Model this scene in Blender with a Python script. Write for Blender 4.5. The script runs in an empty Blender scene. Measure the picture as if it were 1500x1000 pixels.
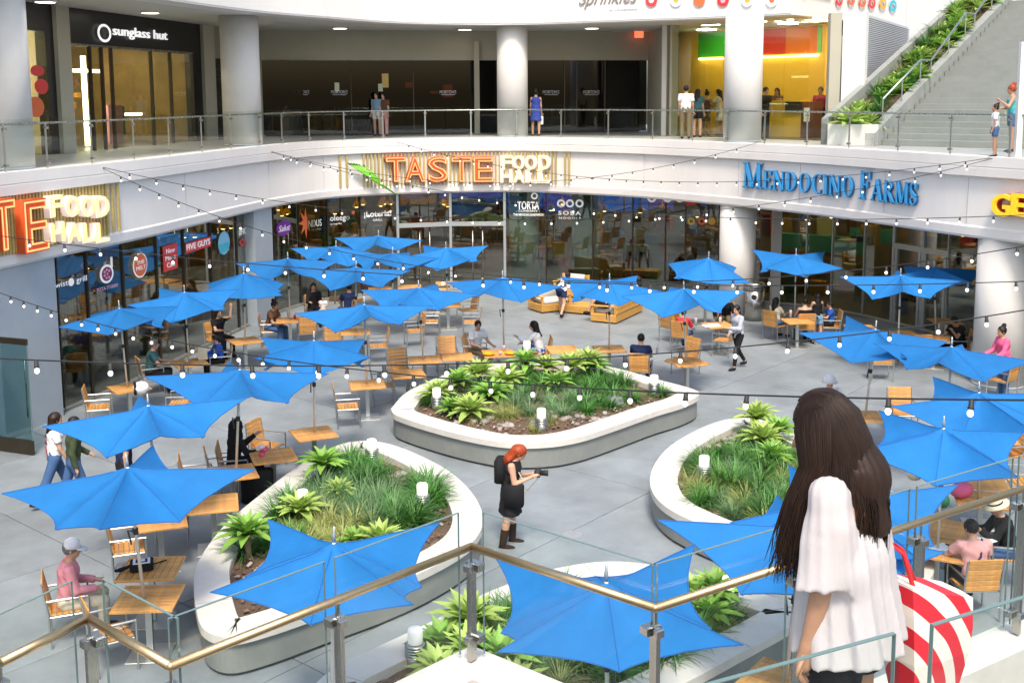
import bpy, bmesh, math, random
import numpy as np
from mathutils import Vector, Matrix, Euler
R_=math.radians
rnd=random.Random(7)
SC=bpy.context.scene; COL=SC.collection
# ---------------------------------------------------------------- camera, light, exposure
F,CY,Y0,ROLL,H=1640.0,360.0,138.5,-.006,7.0          # photo pixels (1500 wide), metres
PITCH=math.atan((CY-Y0)/F)
cam=bpy.data.cameras.new('camera'); co=bpy.data.objects.new('camera',cam); COL.objects.link(co)
cam.sensor_width=36; cam.lens=F/1500*36; cam.shift_y=-(500-CY)/1500; cam.clip_start=.05; cam.clip_end=600
co.matrix_world=Matrix.Translation((0,0,H))@Matrix.Rotation(math.pi/2-PITCH,4,'X')@Matrix.Rotation(ROLL,4,'Z')
SC.camera=co
SUN_EL,SUN_AZ=58,176
w=bpy.data.worlds.new('World'); SC.world=w; w.use_nodes=True
nt=w.node_tree; bg=nt.nodes['Background']; sk=nt.nodes.new('ShaderNodeTexSky')
sk.sky_type='NISHITA'; sk.sun_disc=False; sk.sun_elevation=R_(SUN_EL); sk.sun_rotation=R_(SUN_AZ)
sk.air_density=1.4; sk.dust_density=4.0; sk.ozone_density=1.0
nt.links.new(sk.outputs[0],bg.inputs[0]); bg.inputs[1].default_value=.138
sl=bpy.data.lights.new('sun','SUN'); sl.energy=2.0; sl.angle=R_(12); sl.color=(1,.90,.78)
so=bpy.data.objects.new('sun',sl); COL.objects.link(so)
_d=Vector((math.sin(R_(SUN_AZ))*math.cos(R_(SUN_EL)),math.cos(R_(SUN_AZ))*math.cos(R_(SUN_EL)),math.sin(R_(SUN_EL))))
so.rotation_euler=_d.to_track_quat('Z','Y').to_euler()
so.location=(0,0,30)
vs=SC.view_settings; vs.view_transform='Standard'; vs.look='None'; vs.gamma=1; vs.exposure=.95
try: vs.use_curve_mapping=False
except Exception: pass
cy=SC.cycles; cy.use_denoising=True; cy.max_bounces=8; cy.transparent_max_bounces=24; cy.diffuse_bounces=4; cy.glossy_bounces=4
cy.caustics_reflective=False; cy.caustics_refractive=False; cy.sample_clamp_indirect=4
# ---------------------------------------------------------------- unprojection
_cr,_sr,_cp,_sp=math.cos(ROLL),math.sin(ROLL),math.cos(PITCH),math.sin(PITCH)
def ray(px,py):
    dx,dy=px-750,CY-py
    x=(_cr*dx-_sr*dy)/F; y=(_sr*dx+_cr*dy)/F
    return Vector((x,_cp+y*_sp,-_sp+y*_cp))
def G(px,py,z=0.0):
    d=ray(px,py); return d*((z-H)/d.z)+Vector((0,0,H))
def AT(px,py,Y):
    d=ray(px,py); return d*(Y/d.y)+Vector((0,0,H))
def catmull(P,n=12):
    P=[Vector(p) for p in P]; P=[P[0]*2-P[1]]+P+[P[-1]*2-P[-2]]; o=[]
    for i in range(1,len(P)-2):
        a,b,c,d=P[i-1:i+3]
        for k in range(n):
            t=k/n; o.append(.5*((2*b)+(c-a)*t+(2*a-5*b+4*c-d)*t*t+(3*b-a-3*c+d)*t**3))
    o.append(P[-2]); return o
def normals(C):
    o=[]
    for i in range(len(C)):
        t=(C[min(i+1,len(C)-1)]-C[max(i-1,0)]).normalized(); o.append(Vector((-t.y,t.x)))
    return o                      # points away from the plaza (left->right curve)
def offset(C,d): return [p+n*d for p,n in zip(C,normals(C))]
def hit(C,px,py=200,ext=True):
    d=ray(px,py); best=None
    for a,b in zip(C[:-1],C[1:]):
        e=b-a; den=d.x*e.y-d.y*e.x
        if abs(den)<1e-9: continue
        t=(a.x*e.y-a.y*e.x)/den; u=(a.x*d.y-a.y*d.x)/den
        if t>0 and -1e-6<=u<=1+1e-6 and (best is None or t<best[0]): best=(t,e.normalized())
    if best is None:
        if ext: return hit([C[0]+(C[0]-C[1]).normalized()*40]+list(C)+[C[-1]+(C[-1]-C[-2]).normalized()*40],px,py,False)
        raise ValueError('no hit %s %s'%(px,py))
    t,e=best; return d*t+Vector((0,0,H)),e
# ---------------------------------------------------------------- materials
M={}
def spots(m,sc=2.4,thr=.05,dark=.72):
    n=m.node_tree.nodes; l=m.node_tree.links; b=n['Principled BSDF']; src=b.inputs['Base Color'].links[0].from_socket; ge=n.new('ShaderNodeNewGeometry')
    v=n.new('ShaderNodeTexVoronoi'); v.inputs['Scale'].default_value=sc; l.new(ge.outputs['Position'],v.inputs['Vector']); r=n.new('ShaderNodeMapRange'); r.inputs[1].default_value=thr*.6; r.inputs[2].default_value=thr; r.inputs[3].default_value=dark; r.inputs[4].default_value=1; l.new(v.outputs[0],r.inputs[0])
    no=n.new('ShaderNodeTexNoise'); no.inputs['Scale'].default_value=.55; no.inputs['Detail'].default_value=8; no.inputs['Roughness'].default_value=.7; l.new(ge.outputs['Position'],no.inputs['Vector']); r2=n.new('ShaderNodeMapRange'); r2.inputs[1].default_value=.35; r2.inputs[2].default_value=.65; r2.inputs[3].default_value=.84; r2.inputs[4].default_value=1.1; l.new(no.outputs[0],r2.inputs[0])
    mu=n.new('ShaderNodeMath'); mu.operation='MULTIPLY'; l.new(r.outputs[0],mu.inputs[0]); l.new(r2.outputs[0],mu.inputs[1]); vm=n.new('ShaderNodeVectorMath'); vm.operation='SCALE'; l.new(src,vm.inputs[0]); l.new(mu.outputs[0],vm.inputs['Scale']); l.new(vm.outputs[0],b.inputs['Base Color'])
def mat(name,col,rough=.6,metal=0,var=.12,scale=8,bump=0,emit=0,trans=0,rand=0,spec=.5,bscale=None,stretch=None,ecol=None,coat=0):
    m=bpy.data.materials.new(name); m.use_nodes=True; n=m.node_tree.nodes; l=m.node_tree.links
    b=n['Principled BSDF']; b.inputs['Roughness'].default_value=rough; b.inputs['Metallic'].default_value=metal
    b.inputs['Specular IOR Level'].default_value=spec; b.inputs['Base Color'].default_value=(*col,1)
    if coat: b.inputs['Coat Weight'].default_value=coat
    out=None
    if var or bump:
        tc=n.new('ShaderNodeTexCoord'); src=tc.outputs['Object']
        if stretch:
            mp=n.new('ShaderNodeMapping'); mp.inputs['Scale'].default_value=stretch; l.new(src,mp.inputs[0]); src=mp.outputs[0]
    if var:
        no=n.new('ShaderNodeTexNoise'); no.inputs['Scale'].default_value=scale; no.inputs['Detail'].default_value=6; no.inputs['Roughness'].default_value=.65
        l.new(src,no.inputs['Vector'])
        mr=n.new('ShaderNodeMapRange'); mr.inputs[1].default_value=.25; mr.inputs[2].default_value=.75; mr.inputs[3].default_value=1-var; mr.inputs[4].default_value=1+var
        l.new(no.outputs[0],mr.inputs[0]); fac=mr.outputs[0]
        if rand:
            oi=n.new('ShaderNodeObjectInfo'); m2=n.new('ShaderNodeMapRange'); m2.inputs[3].default_value=1-rand; m2.inputs[4].default_value=1+rand
            l.new(oi.outputs['Random'],m2.inputs[0]); mm=n.new('ShaderNodeMath'); mm.operation='MULTIPLY'
            l.new(fac,mm.inputs[0]); l.new(m2.outputs[0],mm.inputs[1]); fac=mm.outputs[0]
        vm=n.new('ShaderNodeVectorMath'); vm.operation='SCALE'; vm.inputs[0].default_value=col; l.new(fac,vm.inputs['Scale']); out=vm.outputs[0]
        l.new(out,b.inputs['Base Color'])
        rr=n.new('ShaderNodeMapRange'); rr.inputs[3].default_value=max(.02,rough-.1); rr.inputs[4].default_value=min(1,rough+.1)
        l.new(no.outputs[0],rr.inputs[0]); l.new(rr.outputs[0],b.inputs['Roughness'])
    if bump:
        nb=n.new('ShaderNodeTexNoise'); nb.inputs['Scale'].default_value=bscale or scale*4; nb.inputs['Detail'].default_value=5; l.new(src,nb.inputs['Vector'])
        bp=n.new('ShaderNodeBump'); bp.inputs['Strength'].default_value=bump; bp.inputs['Distance'].default_value=.02
        l.new(nb.outputs[0],bp.inputs['Height']); l.new(bp.outputs[0],b.inputs['Normal'])
    if emit:
        b.inputs['Emission Color'].default_value=(*(ecol or col),1); b.inputs['Emission Strength'].default_value=emit
    if trans:
        tr=n.new('ShaderNodeBsdfTranslucent'); mx=n.new('ShaderNodeMixShader'); mx.inputs[0].default_value=trans
        if out: l.new(out,tr.inputs[0])
        else: tr.inputs[0].default_value=(*col,1)
        l.new(b.outputs[0],mx.inputs[1]); l.new(tr.outputs[0],mx.inputs[2]); l.new(mx.outputs[0],n['Material Output'].inputs[0])
    M[name]=m; return m
def glassmat(name,tint,refl=1.0,rough=.0,ior=1.5):
    m=bpy.data.materials.new(name); m.use_nodes=True; n=m.node_tree.nodes; l=m.node_tree.links
    n.remove(n['Principled BSDF']); t=n.new('ShaderNodeBsdfTransparent'); t.inputs[0].default_value=(*tint,1)
    g=n.new('ShaderNodeBsdfGlossy'); g.inputs['Roughness'].default_value=rough; g.inputs['Color'].default_value=(1,1,1,1)
    fr=n.new('ShaderNodeFresnel'); ge=n.new('ShaderNodeNewGeometry'); mi=n.new('ShaderNodeMapRange'); mi.inputs[3].default_value=ior; mi.inputs[4].default_value=1/ior; l.new(ge.outputs['Backfacing'],mi.inputs[0]); l.new(mi.outputs[0],fr.inputs[0]); mu=n.new('ShaderNodeMath'); mu.operation='MULTIPLY'; mu.inputs[1].default_value=refl; mu.use_clamp=True
    mx=n.new('ShaderNodeMixShader'); l.new(fr.outputs[0],mu.inputs[0]); l.new(mu.outputs[0],mx.inputs[0]); l.new(t.outputs[0],mx.inputs[1]); l.new(g.outputs[0],mx.inputs[2])
    l.new(mx.outputs[0],n['Material Output'].inputs[0]); M[name]=m; return m
def emitmat(name,col,s):
    m=bpy.data.materials.new(name); m.use_nodes=True; n=m.node_tree.nodes; n.remove(n['Principled BSDF'])
    e=n.new('ShaderNodeEmission'); e.inputs[0].default_value=(*col,1); e.inputs[1].default_value=s
    m.node_tree.links.new(e.outputs[0],n['Material Output'].inputs[0]); M[name]=m; return m
mat('concrete',(.215,.245,.265),.5,var=.24,scale=.9,bump=.15,bscale=60,rand=.06)
spots(M['concrete'])
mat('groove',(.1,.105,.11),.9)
mat('white_wall',(.76,.73,.70),.6,var=.05,scale=1.2,bump=.05,stretch=(1,1,.25))
mat('white_panel',(.78,.755,.73),.5,var=.04,scale=1.5)
mat('soffit',(.62,.62,.57),.8,var=.04,scale=2)
mat('beige_wall',(.42,.40,.32),.8,var=.05,scale=2)
mat('grey_pier',(.33,.38,.43),.5,var=.07,scale=2)
mat('column_paint',(.60,.585,.56),.6,var=.04,scale=3,bump=.03)
mat('walkway',(.34,.34,.33),.5,var=.1,scale=2)
mat('black_panel',(.012,.012,.014),.35,var=.1)
mat('dark_bronze',(.06,.05,.035),.4,metal=.6)
mat('steel',(.44,.43,.40),.26,metal=1,var=.08,scale=20,stretch=(1,1,.1))
mat('frame_steel',(.50,.52,.51),.38,metal=1,var=.06)
mat('alu',(.55,.58,.58),.4,metal=.8,var=.04)
mat('pole_metal',(.66,.63,.56),.38,metal=.2,var=.05)
mat('teak',(.56,.275,.075),.5,var=.32,scale=14,rand=.16,stretch=(1,.12,1),bump=.1)
mat('teak_sofa',(.56,.30,.07),.5,var=.2,scale=9,rand=.08,stretch=(1,.3,1))
mat('blue_canvas',(.020,.185,.50),.75,var=.12,scale=2.5,trans=.26,rand=.12,spec=.2,bump=.1,bscale=35); mat('blue_seam',(.010,.11,.36),.8,var=.05)
mat('coping',(.60,.575,.53),.6,var=.09,scale=4,bump=.08,bscale=90)
mat('planter_face',(.22,.235,.22),.6,var=.12,scale=3,bump=.1)
mat('soil',(.11,.07,.045),.95,var=.4,scale=25,bump=.8,bscale=60)
mat('bark',(.17,.095,.06),.9,var=.5,scale=9,rand=.3)
mat('rock',(.30,.27,.25),.85,var=.3,scale=8,bump=.5,rand=.25)
mat('grey_rock',(.2,.22,.23),.8,var=.3,scale=8,bump=.4)
mat('agave',(.22,.42,.07),.5,var=.2,scale=6,trans=.25,rand=.25)
mat('agave_pale',(.38,.52,.13),.5,var=.2,scale=6,trans=.25,rand=.2)
mat('liriope',(.07,.21,.035),.5,var=.3,scale=9,trans=.2,rand=.25)
mat('festuca',(.14,.26,.11),.55,var=.3,scale=9,trans=.2,rand=.25)
mat('sedge',(.34,.38,.12),.55,var=.3,scale=9,trans=.25,rand=.2)
mat('stem',(.18,.13,.08),.9)
mat('bulb',(.9,.88,.8),.2,emit=1.0,ecol=(1,.95,.85),var=0)
mat('lantern',(.8,.78,.7),.3,emit=.45,ecol=(1,.93,.75),var=0)
mat('rubber',(.015,.015,.016),.6)
mat('skin',(.52,.30,.20),.5,var=.06,scale=20)
mat('skin_dark',(.22,.115,.07),.5,var=.06,scale=20)
mat('skin_tan',(.40,.22,.135),.5,var=.06,scale=20)
mat('eye',(.02,.015,.012),.2,var=0)
mat('lips',(.42,.14,.12),.4,var=0)
for nm,c in dict(hair_black=(.012,.009,.008),hair_brown=(.022,.0105,.006),hair_red=(.30,.045,.012),hair_grey=(.16,.15,.15)).items(): mat(nm,c,.5,var=.35,scale=40,stretch=(1,1,.1),spec=.3)
for nm,c in dict(c_white=(.74,.74,.76),c_grey=(.40,.42,.47),c_navy=(.018,.03,.085),c_black=(.014,.014,.016),c_olive=(.05,.07,.035),c_pink=(.62,.25,.29),c_hotpink=(.72,.12,.26),c_salmon=(.66,.34,.33),c_yellow=(.70,.33,.02),c_red=(.62,.045,.05),c_teal=(.07,.36,.38),c_dteal=(.045,.12,.13),c_denim=(.06,.12,.26),c_ldenim=(.2,.33,.48),c_blue=(.03,.10,.42),c_khaki=(.2,.15,.085),c_brown=(.12,.06,.035),c_cream=(.62,.56,.42),c_dress=(.04,.07,.33),c_maroon=(.3,.03,.06),c_bootbrown=(.035,.02,.014),c_green=(.03,.16,.07)).items(): mat(nm,c,.85,var=.1,scale=12,spec=.2,bump=.12,bscale=30)
mat('sheer_white',(.76,.73,.74),.9,var=.1,scale=5,trans=.42,spec=.05,bump=.25,bscale=18,stretch=(1,1,.35))
mat('paper',(.78,.78,.76),.7,var=.03)
mat('cushion',(.55,.53,.48),.9,var=.06,bump=.1)
mat('pink_paint',(.75,.06,.28),.5); mat('orange_paint',(.75,.25,.03),.45); mat('red_paint',(.66,.03,.03),.45)
mat('letter_blue',(.05,.33,.68),.4,var=.05); mat('letter_blue_shade',(.012,.10,.26),.4,var=.05)  # second blue is darkened to stand for the shaded letter sides
mat('letter_yellow',(.85,.50,.02),.4,var=.03,emit=.25); mat('letter_red',(.40,.03,.015),.45)
mat('letter_white',(.85,.85,.85),.4,var=0,emit=.45); mat('taste_face',(.55,.075,.02),.45,var=.05,emit=.05,ecol=(1,.2,.03)); mat('gold_slat',(.42,.33,.12),.5,var=.15,rand=.15)
mat('fh_face',(.84,.72,.68),.4,var=.03,emit=.22,ecol=(1,.80,.72))
emitmat('neon',(1,.36,.14),1.3); emitmat('neon_gold',(1,.60,.2),1.0)
emitmat('lamp_white',(1,.93,.8),6); emitmat('lamp_warm',(1,.62,.24),6.5); emitmat('downlight',(1,.9,.72),5); emitmat('screen_blue',(.05,.12,.6),.5); emitmat('screen_purple',(.16,.08,.5),.45); emitmat('tube_warm',(1,.86,.55),5)
emitmat('room_fill',(1,.9,.7),30); emitmat('exit_red',(1,.12,.05),1.2)  # first glow is for fill panels added in the upper shops
mat('sign_white',(.82,.82,.82),.5,var=0,emit=.12); mat('sign_purple',(.2,.03,.35),.5,var=0); mat('sign_ltblue',(.25,.55,.75),.5,var=0); mat('sign_red',(.72,.05,.05),.5,var=0); mat('sign_orange',(.78,.16,.05),.5,var=0); mat('sign_pink',(.7,.4,.55),.5,var=0); mat('sign_cyan',(.06,.5,.65),.5,var=0); mat('sign_maroon',(.25,.02,.08),.5,var=0); mat('script_grey',(.25,.22,.2),.5,var=0); mat('sign_gold',(.75,.42,.06),.5,var=0)
mat('int_floor',(.13,.11,.06),.35,var=.1); mat('int_wall',(.30,.20,.075),.8,var=.3,scale=1.2); mat('int_dark',(.014,.013,.011),.7,var=.2); mat('int_wood',(.35,.17,.05),.5,var=.2); mat('int_teal',(.03,.30,.34),.6); mat('yellow_wall',(.80,.48,.04),.6,var=.05); mat('green_panel',(.03,.33,.02),.4,var=.03); mat('redpanel',(.55,.03,.01),.4,var=.03); mat('orangepanel',(.70,.16,.01),.4,var=.03); mat('ltgreen_panel',(.2,.5,.15),.4,var=.03)
mat('brown_panel',(.2,.055,.02),.5); mat('leek',(.16,.5,.03),.4,var=.1); mat('leek_dark',(.03,.14,.02),.4,var=.1)
mat('louvre',(.55,.56,.60),.5,metal=.2,var=.03); mat('stair_conc',(.25,.265,.25),.8,var=.12,scale=2,bump=.05); mat('plastic_black',(.02,.02,.022),.35)
mat('stripe_red',(.62,.02,.03),.7,var=.06); mat('bag_white',(.74,.70,.64),.7,var=.06)
mat('brass_rail',(.60,.43,.24),.36,metal=1,var=.05,scale=30,stretch=(1,1,.1))
glassmat('glass_store',(.56,.64,.56),2.6); glassmat('glass_dark',(.14,.15,.14),1.1); glassmat('glass_rail',(.955,.98,.97),.35); glassmat('glass_upper',(.86,.88,.80),.9); glassmat('glass_door',(.62,.78,.78),2.2)
mat('glass_edge',(.13,.20,.19),.15,var=0,spec=.8)
# ---------------------------------------------------------------- mesh building
def rotz(a): return Matrix.Rotation(a,4,'Z')
class MB:
    def __init__(s): s.v=[];s.f=[];s.mi=[];s.cur=0
    def add(s,V,Fs,X=None):
        n=len(s.v); s.v+=[tuple(X@Vector(p)) if X else tuple(p) for p in V]
        for f in Fs: s.f.append(tuple(i+n for i in f)); s.mi.append(s.cur)
        return s
    def box(s,c,d,X=None):
        x,y,z=c;a,b,e=d[0]/2,d[1]/2,d[2]/2
        V=[(x-a,y-b,z-e),(x+a,y-b,z-e),(x+a,y+b,z-e),(x-a,y+b,z-e),(x-a,y-b,z+e),(x+a,y-b,z+e),(x+a,y+b,z+e),(x-a,y+b,z+e)]
        return s.add(V,[(0,3,2,1),(4,5,6,7),(0,1,5,4),(1,2,6,5),(2,3,7,6),(3,0,4,7)],X)
    def rbox(s,c,d,b=.006,X=None):
        x,y,z=c;V=[];Fs=[];ax,ay,az=d[0]/2,d[1]/2,d[2]/2;b=min(b,ax*.45,ay*.45,az*.45)
        for zz,i in ((-az,b),(-az+b,0),(az-b,0),(az,b)):
            V+=[(x-ax+i,y-ay+i,z+zz),(x+ax-i,y-ay+i,z+zz),(x+ax-i,y+ay-i,z+zz),(x-ax+i,y+ay-i,z+zz)]
        Fs=[(3,2,1,0),(12,13,14,15)]
        for k in range(3):
            for j in range(4): q=k*4; Fs.append((q+j,q+(j+1)%4,q+4+(j+1)%4,q+4+j))
        return s.add(V,Fs,X)
    def seg(s,p,q,z0,z1,t,side=0):
        """vertical wall slab between plan points p,q; side 0 centred, +1 grows to the left of p->q"""
        p=Vector(p[:2]);q=Vector(q[:2]);n=(q-p).normalized();n=Vector((-n.y,n.x));a=n*(t*(side-1)/2);b=n*(t*(side+1)/2)
        P=[p+a,q+a,q+b,p+b]
        return s.add([(u.x,u.y,z0) for u in P]+[(u.x,u.y,z1) for u in P],[(0,3,2,1),(4,5,6,7),(0,1,5,4),(1,2,6,5),(2,3,7,6),(3,0,4,7)])
    def tube(s,pts,r,n=6,cap=True,X=None):
        pts=[Vector(p) for p in pts]; rs=r if isinstance(r,(list,tuple)) else [r]*len(pts); V=[];Fs=[];u=None
        for i,p in enumerate(pts):
            t=(pts[min(i+1,len(pts)-1)]-pts[max(i-1,0)]).normalized()
            if u is None: u=t.orthogonal().normalized()
            else:
                u=u-t*u.dot(t); u=u.normalized() if u.length>1e-6 else t.orthogonal().normalized()
            w_=t.cross(u)
            for k in range(n): a=2*math.pi*(k+.5)/n; V.append(p+(u*math.cos(a)+w_*math.sin(a))*rs[i])
        m=len(pts)
        for i in range(m-1):
            for k in range(n): Fs.append((i*n+k,i*n+(k+1)%n,(i+1)*n+(k+1)%n,(i+1)*n+k))
        if cap: Fs.append(tuple(range(n-1,-1,-1))); Fs.append(tuple((m-1)*n+k for k in range(n)))
        return s.add(V,Fs,X)
    def lathe(s,prof,n=20,X=None,cap=True):
        V=[];Fs=[];m=len(prof)
        for r,z in prof:
            for k in range(n): a=2*math.pi*k/n; V.append((r*math.cos(a),r*math.sin(a),z))
        for i in range(m-1):
            for k in range(n): Fs.append((i*n+k,i*n+(k+1)%n,(i+1)*n+(k+1)%n,(i+1)*n+k))
        if cap:
            if prof[0][0]>1e-5: Fs.append(tuple(range(n-1,-1,-1)))
            if prof[-1][0]>1e-5: Fs.append(tuple((m-1)*n+k for k in range(n)))
        return s.add(V,Fs,X)
    def ell(s,c,r,n=8,X=None):
        V=[];Fs=[];m=max(4,n//2+1)
        for i in range(m+1):
            t=math.pi*i/m
            for k in range(n):
                a=2*math.pi*k/n; V.append((c[0]+r[0]*math.sin(t)*math.cos(a),c[1]+r[1]*math.sin(t)*math.sin(a),c[2]-r[2]*math.cos(t)))
        for i in range(m):
            for k in range(n): Fs.append((i*n+k,i*n+(k+1)%n,(i+1)*n+(k+1)%n,(i+1)*n+k))
        return s.add(V,Fs,X)
    def prism(s,P,z0,z1,X=None):
        n=len(P); V=[(p[0],p[1],z0) for p in P]+[(p[0],p[1],z1) for p in P]
        return s.add(V,[tuple(range(n-1,-1,-1)),tuple(range(n,2*n))]+[(i,(i+1)%n,n+(i+1)%n,n+i) for i in range(n)],X)
    def sweep(s,C,prof,close=False):
        """profile of (offset,z) along plan curve C"""
        N=normals(C); m=len(prof); V=[];Fs=[]
        for p,nn in zip(C,N):
            for o,z in prof: q=p+nn*o; V.append((q.x,q.y,z))
        for i in range(len(C)-1):
            for k in range(m if close else m-1): a,b=i*m+k,i*m+(k+1)%m; Fs.append((a,a+m,b+m,b))
        if close: Fs+= [tuple(range(m)),tuple((len(C)-1)*m+k for k in range(m-1,-1,-1))]
        return s.add(V,Fs)
    def mesh(s,name,mats,smooth=False):
        me=bpy.data.meshes.new(name); me.from_pydata(s.v,[],s.f)
        for m in (mats if isinstance(mats,(list,tuple)) else [mats]): me.materials.append(M[m] if isinstance(m,str) else m)
        if any(s.mi): me.polygons.foreach_set('material_index',s.mi)
        if smooth: me.polygons.foreach_set('use_smooth',[True]*len(me.polygons))
        me.validate(); me.update(); return me
    def build(s,name,mats,parent=None,smooth=False,loc=None,rz=0,**kw): return put(name,s.mesh(name,mats,smooth),parent,loc,rz,**kw)
def put(name,me,parent=None,loc=None,rz=0,label=None,cat=None,group=None,kind=None):
    o=bpy.data.objects.new(name,me); COL.objects.link(o)
    if parent: o.parent=parent
    if loc is not None: o.location=loc
    if rz: o.rotation_euler=(0,0,rz)
    if label: o['label']=label
    if cat: o['category']=cat
    if group: o['group']=group
    if kind: o['kind']=kind
    return o
def thing(name,label,cat,loc=(0,0,0),rz=0,group=None): return put(name,None,None,loc,rz,label,cat,group)
def dup(o,loc=None,rz=None,label=None,parent=None,kids=None):
    kids=KIDS(o) if kids is None else kids
    c=o.copy(); COL.objects.link(c)
    if parent: c.parent=parent
    if loc is not None: c.location=loc
    if rz is not None: c.rotation_euler=(0,0,rz)
    if label: c['label']=label
    for k in kids: dup(k,parent=c)
    return c
_kc={}
def KIDS(o):
    if o.name not in _kc: _kc[o.name]=list(o.children)
    return _kc[o.name]
def text_mesh(body,extrude=0,offset_=0,outline=0,spacing=1.0,shear=0,align='CENTER',line=1.0):
    cu=bpy.data.curves.new('text','FONT'); cu.body=body; cu.extrude=extrude; cu.offset=offset_; cu.align_x=align; cu.align_y='CENTER'
    cu.space_character=spacing; cu.shear=shear; cu.resolution_u=3; cu.space_line=line
    if outline: cu.fill_mode='NONE'; cu.bevel_depth=outline; cu.bevel_resolution=1; cu.extrude=0
    o=bpy.data.objects.new('text',cu); COL.objects.link(o); bpy.context.view_layer.update()
    me=bpy.data.meshes.new_from_object(o.evaluated_get(bpy.context.evaluated_depsgraph_get())); bpy.data.objects.remove(o)
    V=np.array([v.co for v in me.vertices]); 
    if len(V):
        lo,hi=V.min(0),V.max(0); c=(lo+hi)/2; c[2]=0; me.vertices.foreach_set('co',(V-c).ravel())
        me['w']=float(hi[0]-lo[0]); me['h']=float(hi[1]-lo[1])
    return me
def face_matrix(pos,tan,sx=1,sy=1,sz=1):
    """local x along tan, local y up, local z towards the plaza"""
    t=Vector((tan.x,tan.y,0)).normalized(); n=Vector((t.y,-t.x,0)); up=Vector((0,0,1))
    m=Matrix((t*sx,up*sy,n*sz)).transposed().to_4x4(); m.translation=pos; return m
def fit_text(body,C,px0,px1,yc,hpx,mt,name='window_sign',extrude=.004,parent=None,label=None,cat='sign',lift=.02,**kw):
    a,_=hit(C,px0,yc); b,_=hit(C,px1,yc); p,t=hit(C,(px0+px1)/2,yc); me=text_mesh(body,extrude=1,**kw)
    w_=Vector((b-a).xy).length; hh=hpx*p.y/F
    t=Vector(((b-a).x,(b-a).y,0)).normalized()
    X=face_matrix(p+Vector((t.y,-t.x,0))*lift,t,w_/max(me['w'],.01),hh/max(me['h'],.01),extrude)
    me.materials.clear(); me.materials.append(M[mt]); o=put(name,me,None,label=label,cat=cat)
    if parent: o.parent=parent
    o.matrix_world=X; return o
# ---------------------------------------------------------------- setting: plan curves
CURVE=catmull([(-13.2,9),(-12.6,12),(-11.4,17.5),(-10.35,22.3),(-9.7,24.7),(-9.0,27.2),(-8.35,30.6),(-7.5,34.6),(-6.6,37.0),(-5.6,38.2),(-4.1,39.1),(-2.15,39.7),(0,39.85),(1.3,39.4),(2.4,38.7),(4.4,37.2),(6.5,34.7),(7.55,33.2),(8.65,31.5),(9.75,29.2),(10.6,27.2),(11.6,25.4),(13.4,22.2),(16,17.5)],6)
GLASSC=catmull([(-13.1,13),(-11.95,17.6),(-10.75,22.3),(-10.1,24.7),(-9.4,27.2),(-8.75,30.7),(-7.95,34.8),(-7.1,37.3),(-6,38.6),(-4.3,39.5),(-2.2,40.1),(0,40.1),(2.4,39.6),(4.4,38.9),(5.8,38.3),(7.2,37.7),(8.7,37.0),(10.2,36.0),(11.5,33.9),(12.5,31.7),(13.6,29),(15.3,25),(18,20)],6)
ZS,ZF,ZC=3.55,5.5,9.4
P=MB(); P.box((0,60,-.56),(500,400,1)); P.build('ground','concrete',kind='structure')
GR=put('plaza_paving',None,kind='structure')
g=MB(); g.box((0,24,-.045),(60,60,.02)); g.build('joint_bed','groove',GR)
_a=Vector((.763,-.646)); _n=Vector((.646,.763)); SP=2.625
sl_=MB(); sl_.rbox((0,0,-.02),(SP-.016,SP-.016,.04),.004); sm=sl_.mesh('slab','concrete')
def inside(p):
    for q,nn in zip(GC,NC):
        pass
    i=min(range(len(GC)),key=lambda k:(GC[k]-p).length_squared); return (p-GC[i]).dot(NC[i])<2.2
GC=GLASSC; NC=normals(GC); ang=math.atan2(_a.y,_a.x)
for i in range(-14,15):
    for j in range(-8,22):
        p=_a*((i+.5)*SP)+_n*(8.32+(j+.5)*SP)
        if 3<p.y<41 and abs(p.x)<17 and inside(p) and abs(p.x)<p.y*.47+4: put('slab',sm,GR,(p.x,p.y,0),ang)
# ---------------------------------------------------------------- the curved building
BL=thing('mall_building','white two storey curved mall building with food hall below a glass railed walkway','building',(0,34,0))
def bb(mb,name,mats,smooth=False,parent=None,**kw):
    o=mb.build(name,mats,parent or BL,smooth,**kw)
    if not parent: o.location=(0,-34,0)
    return o
OFF=Matrix.Translation((0,-34,0))
b=MB(); b.sweep(CURVE,[(3.2,ZS),(.35,ZS),(.05,ZS),(0,ZS+.06),(-.02,ZS+.26),(.01,ZS+.30),(.01,ZF-.50),(-.11,ZF-.47),(-.12,ZF-.27),(-.105,ZF-.26),(-.105,ZF-.245),(-.12,ZF-.235),(-.12,ZF),(.35,ZF)]); bb(b,'fascia','white_wall')
N_=normals(CURVE)
for i in range(10,len(CURVE)-2,8):                       # vertical panel joints of the fascia
    p,n_=CURVE[i],N_[i]; t=Vector((-n_.y,n_.x)); pn=MB(); pn.seg(p-t*.004,p+t*.004,ZS+.32,ZF-.52,.012); bb(pn,'panel_joint','louvre')
b=MB(); b.sweep(CURVE,[(.35,ZF-.004),(11,ZF-.004),(11,ZF-.3)]); bb(b,'walkway_floor','walkway')
b=MB(); b.sweep(GLASSC,[(-.1,.012),(9,.012)]); bb(b,'food_hall_floor','int_floor')
b=MB(); b.sweep(GLASSC,[(7.5,0),(7.5,ZS)]); bb(b,'back_wall','int_wall')
b=MB(); b.sweep(CURVE,[(3.2,ZS+.001),(13,ZS+.001)]); bb(b,'ground_soffit','soffit')
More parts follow.
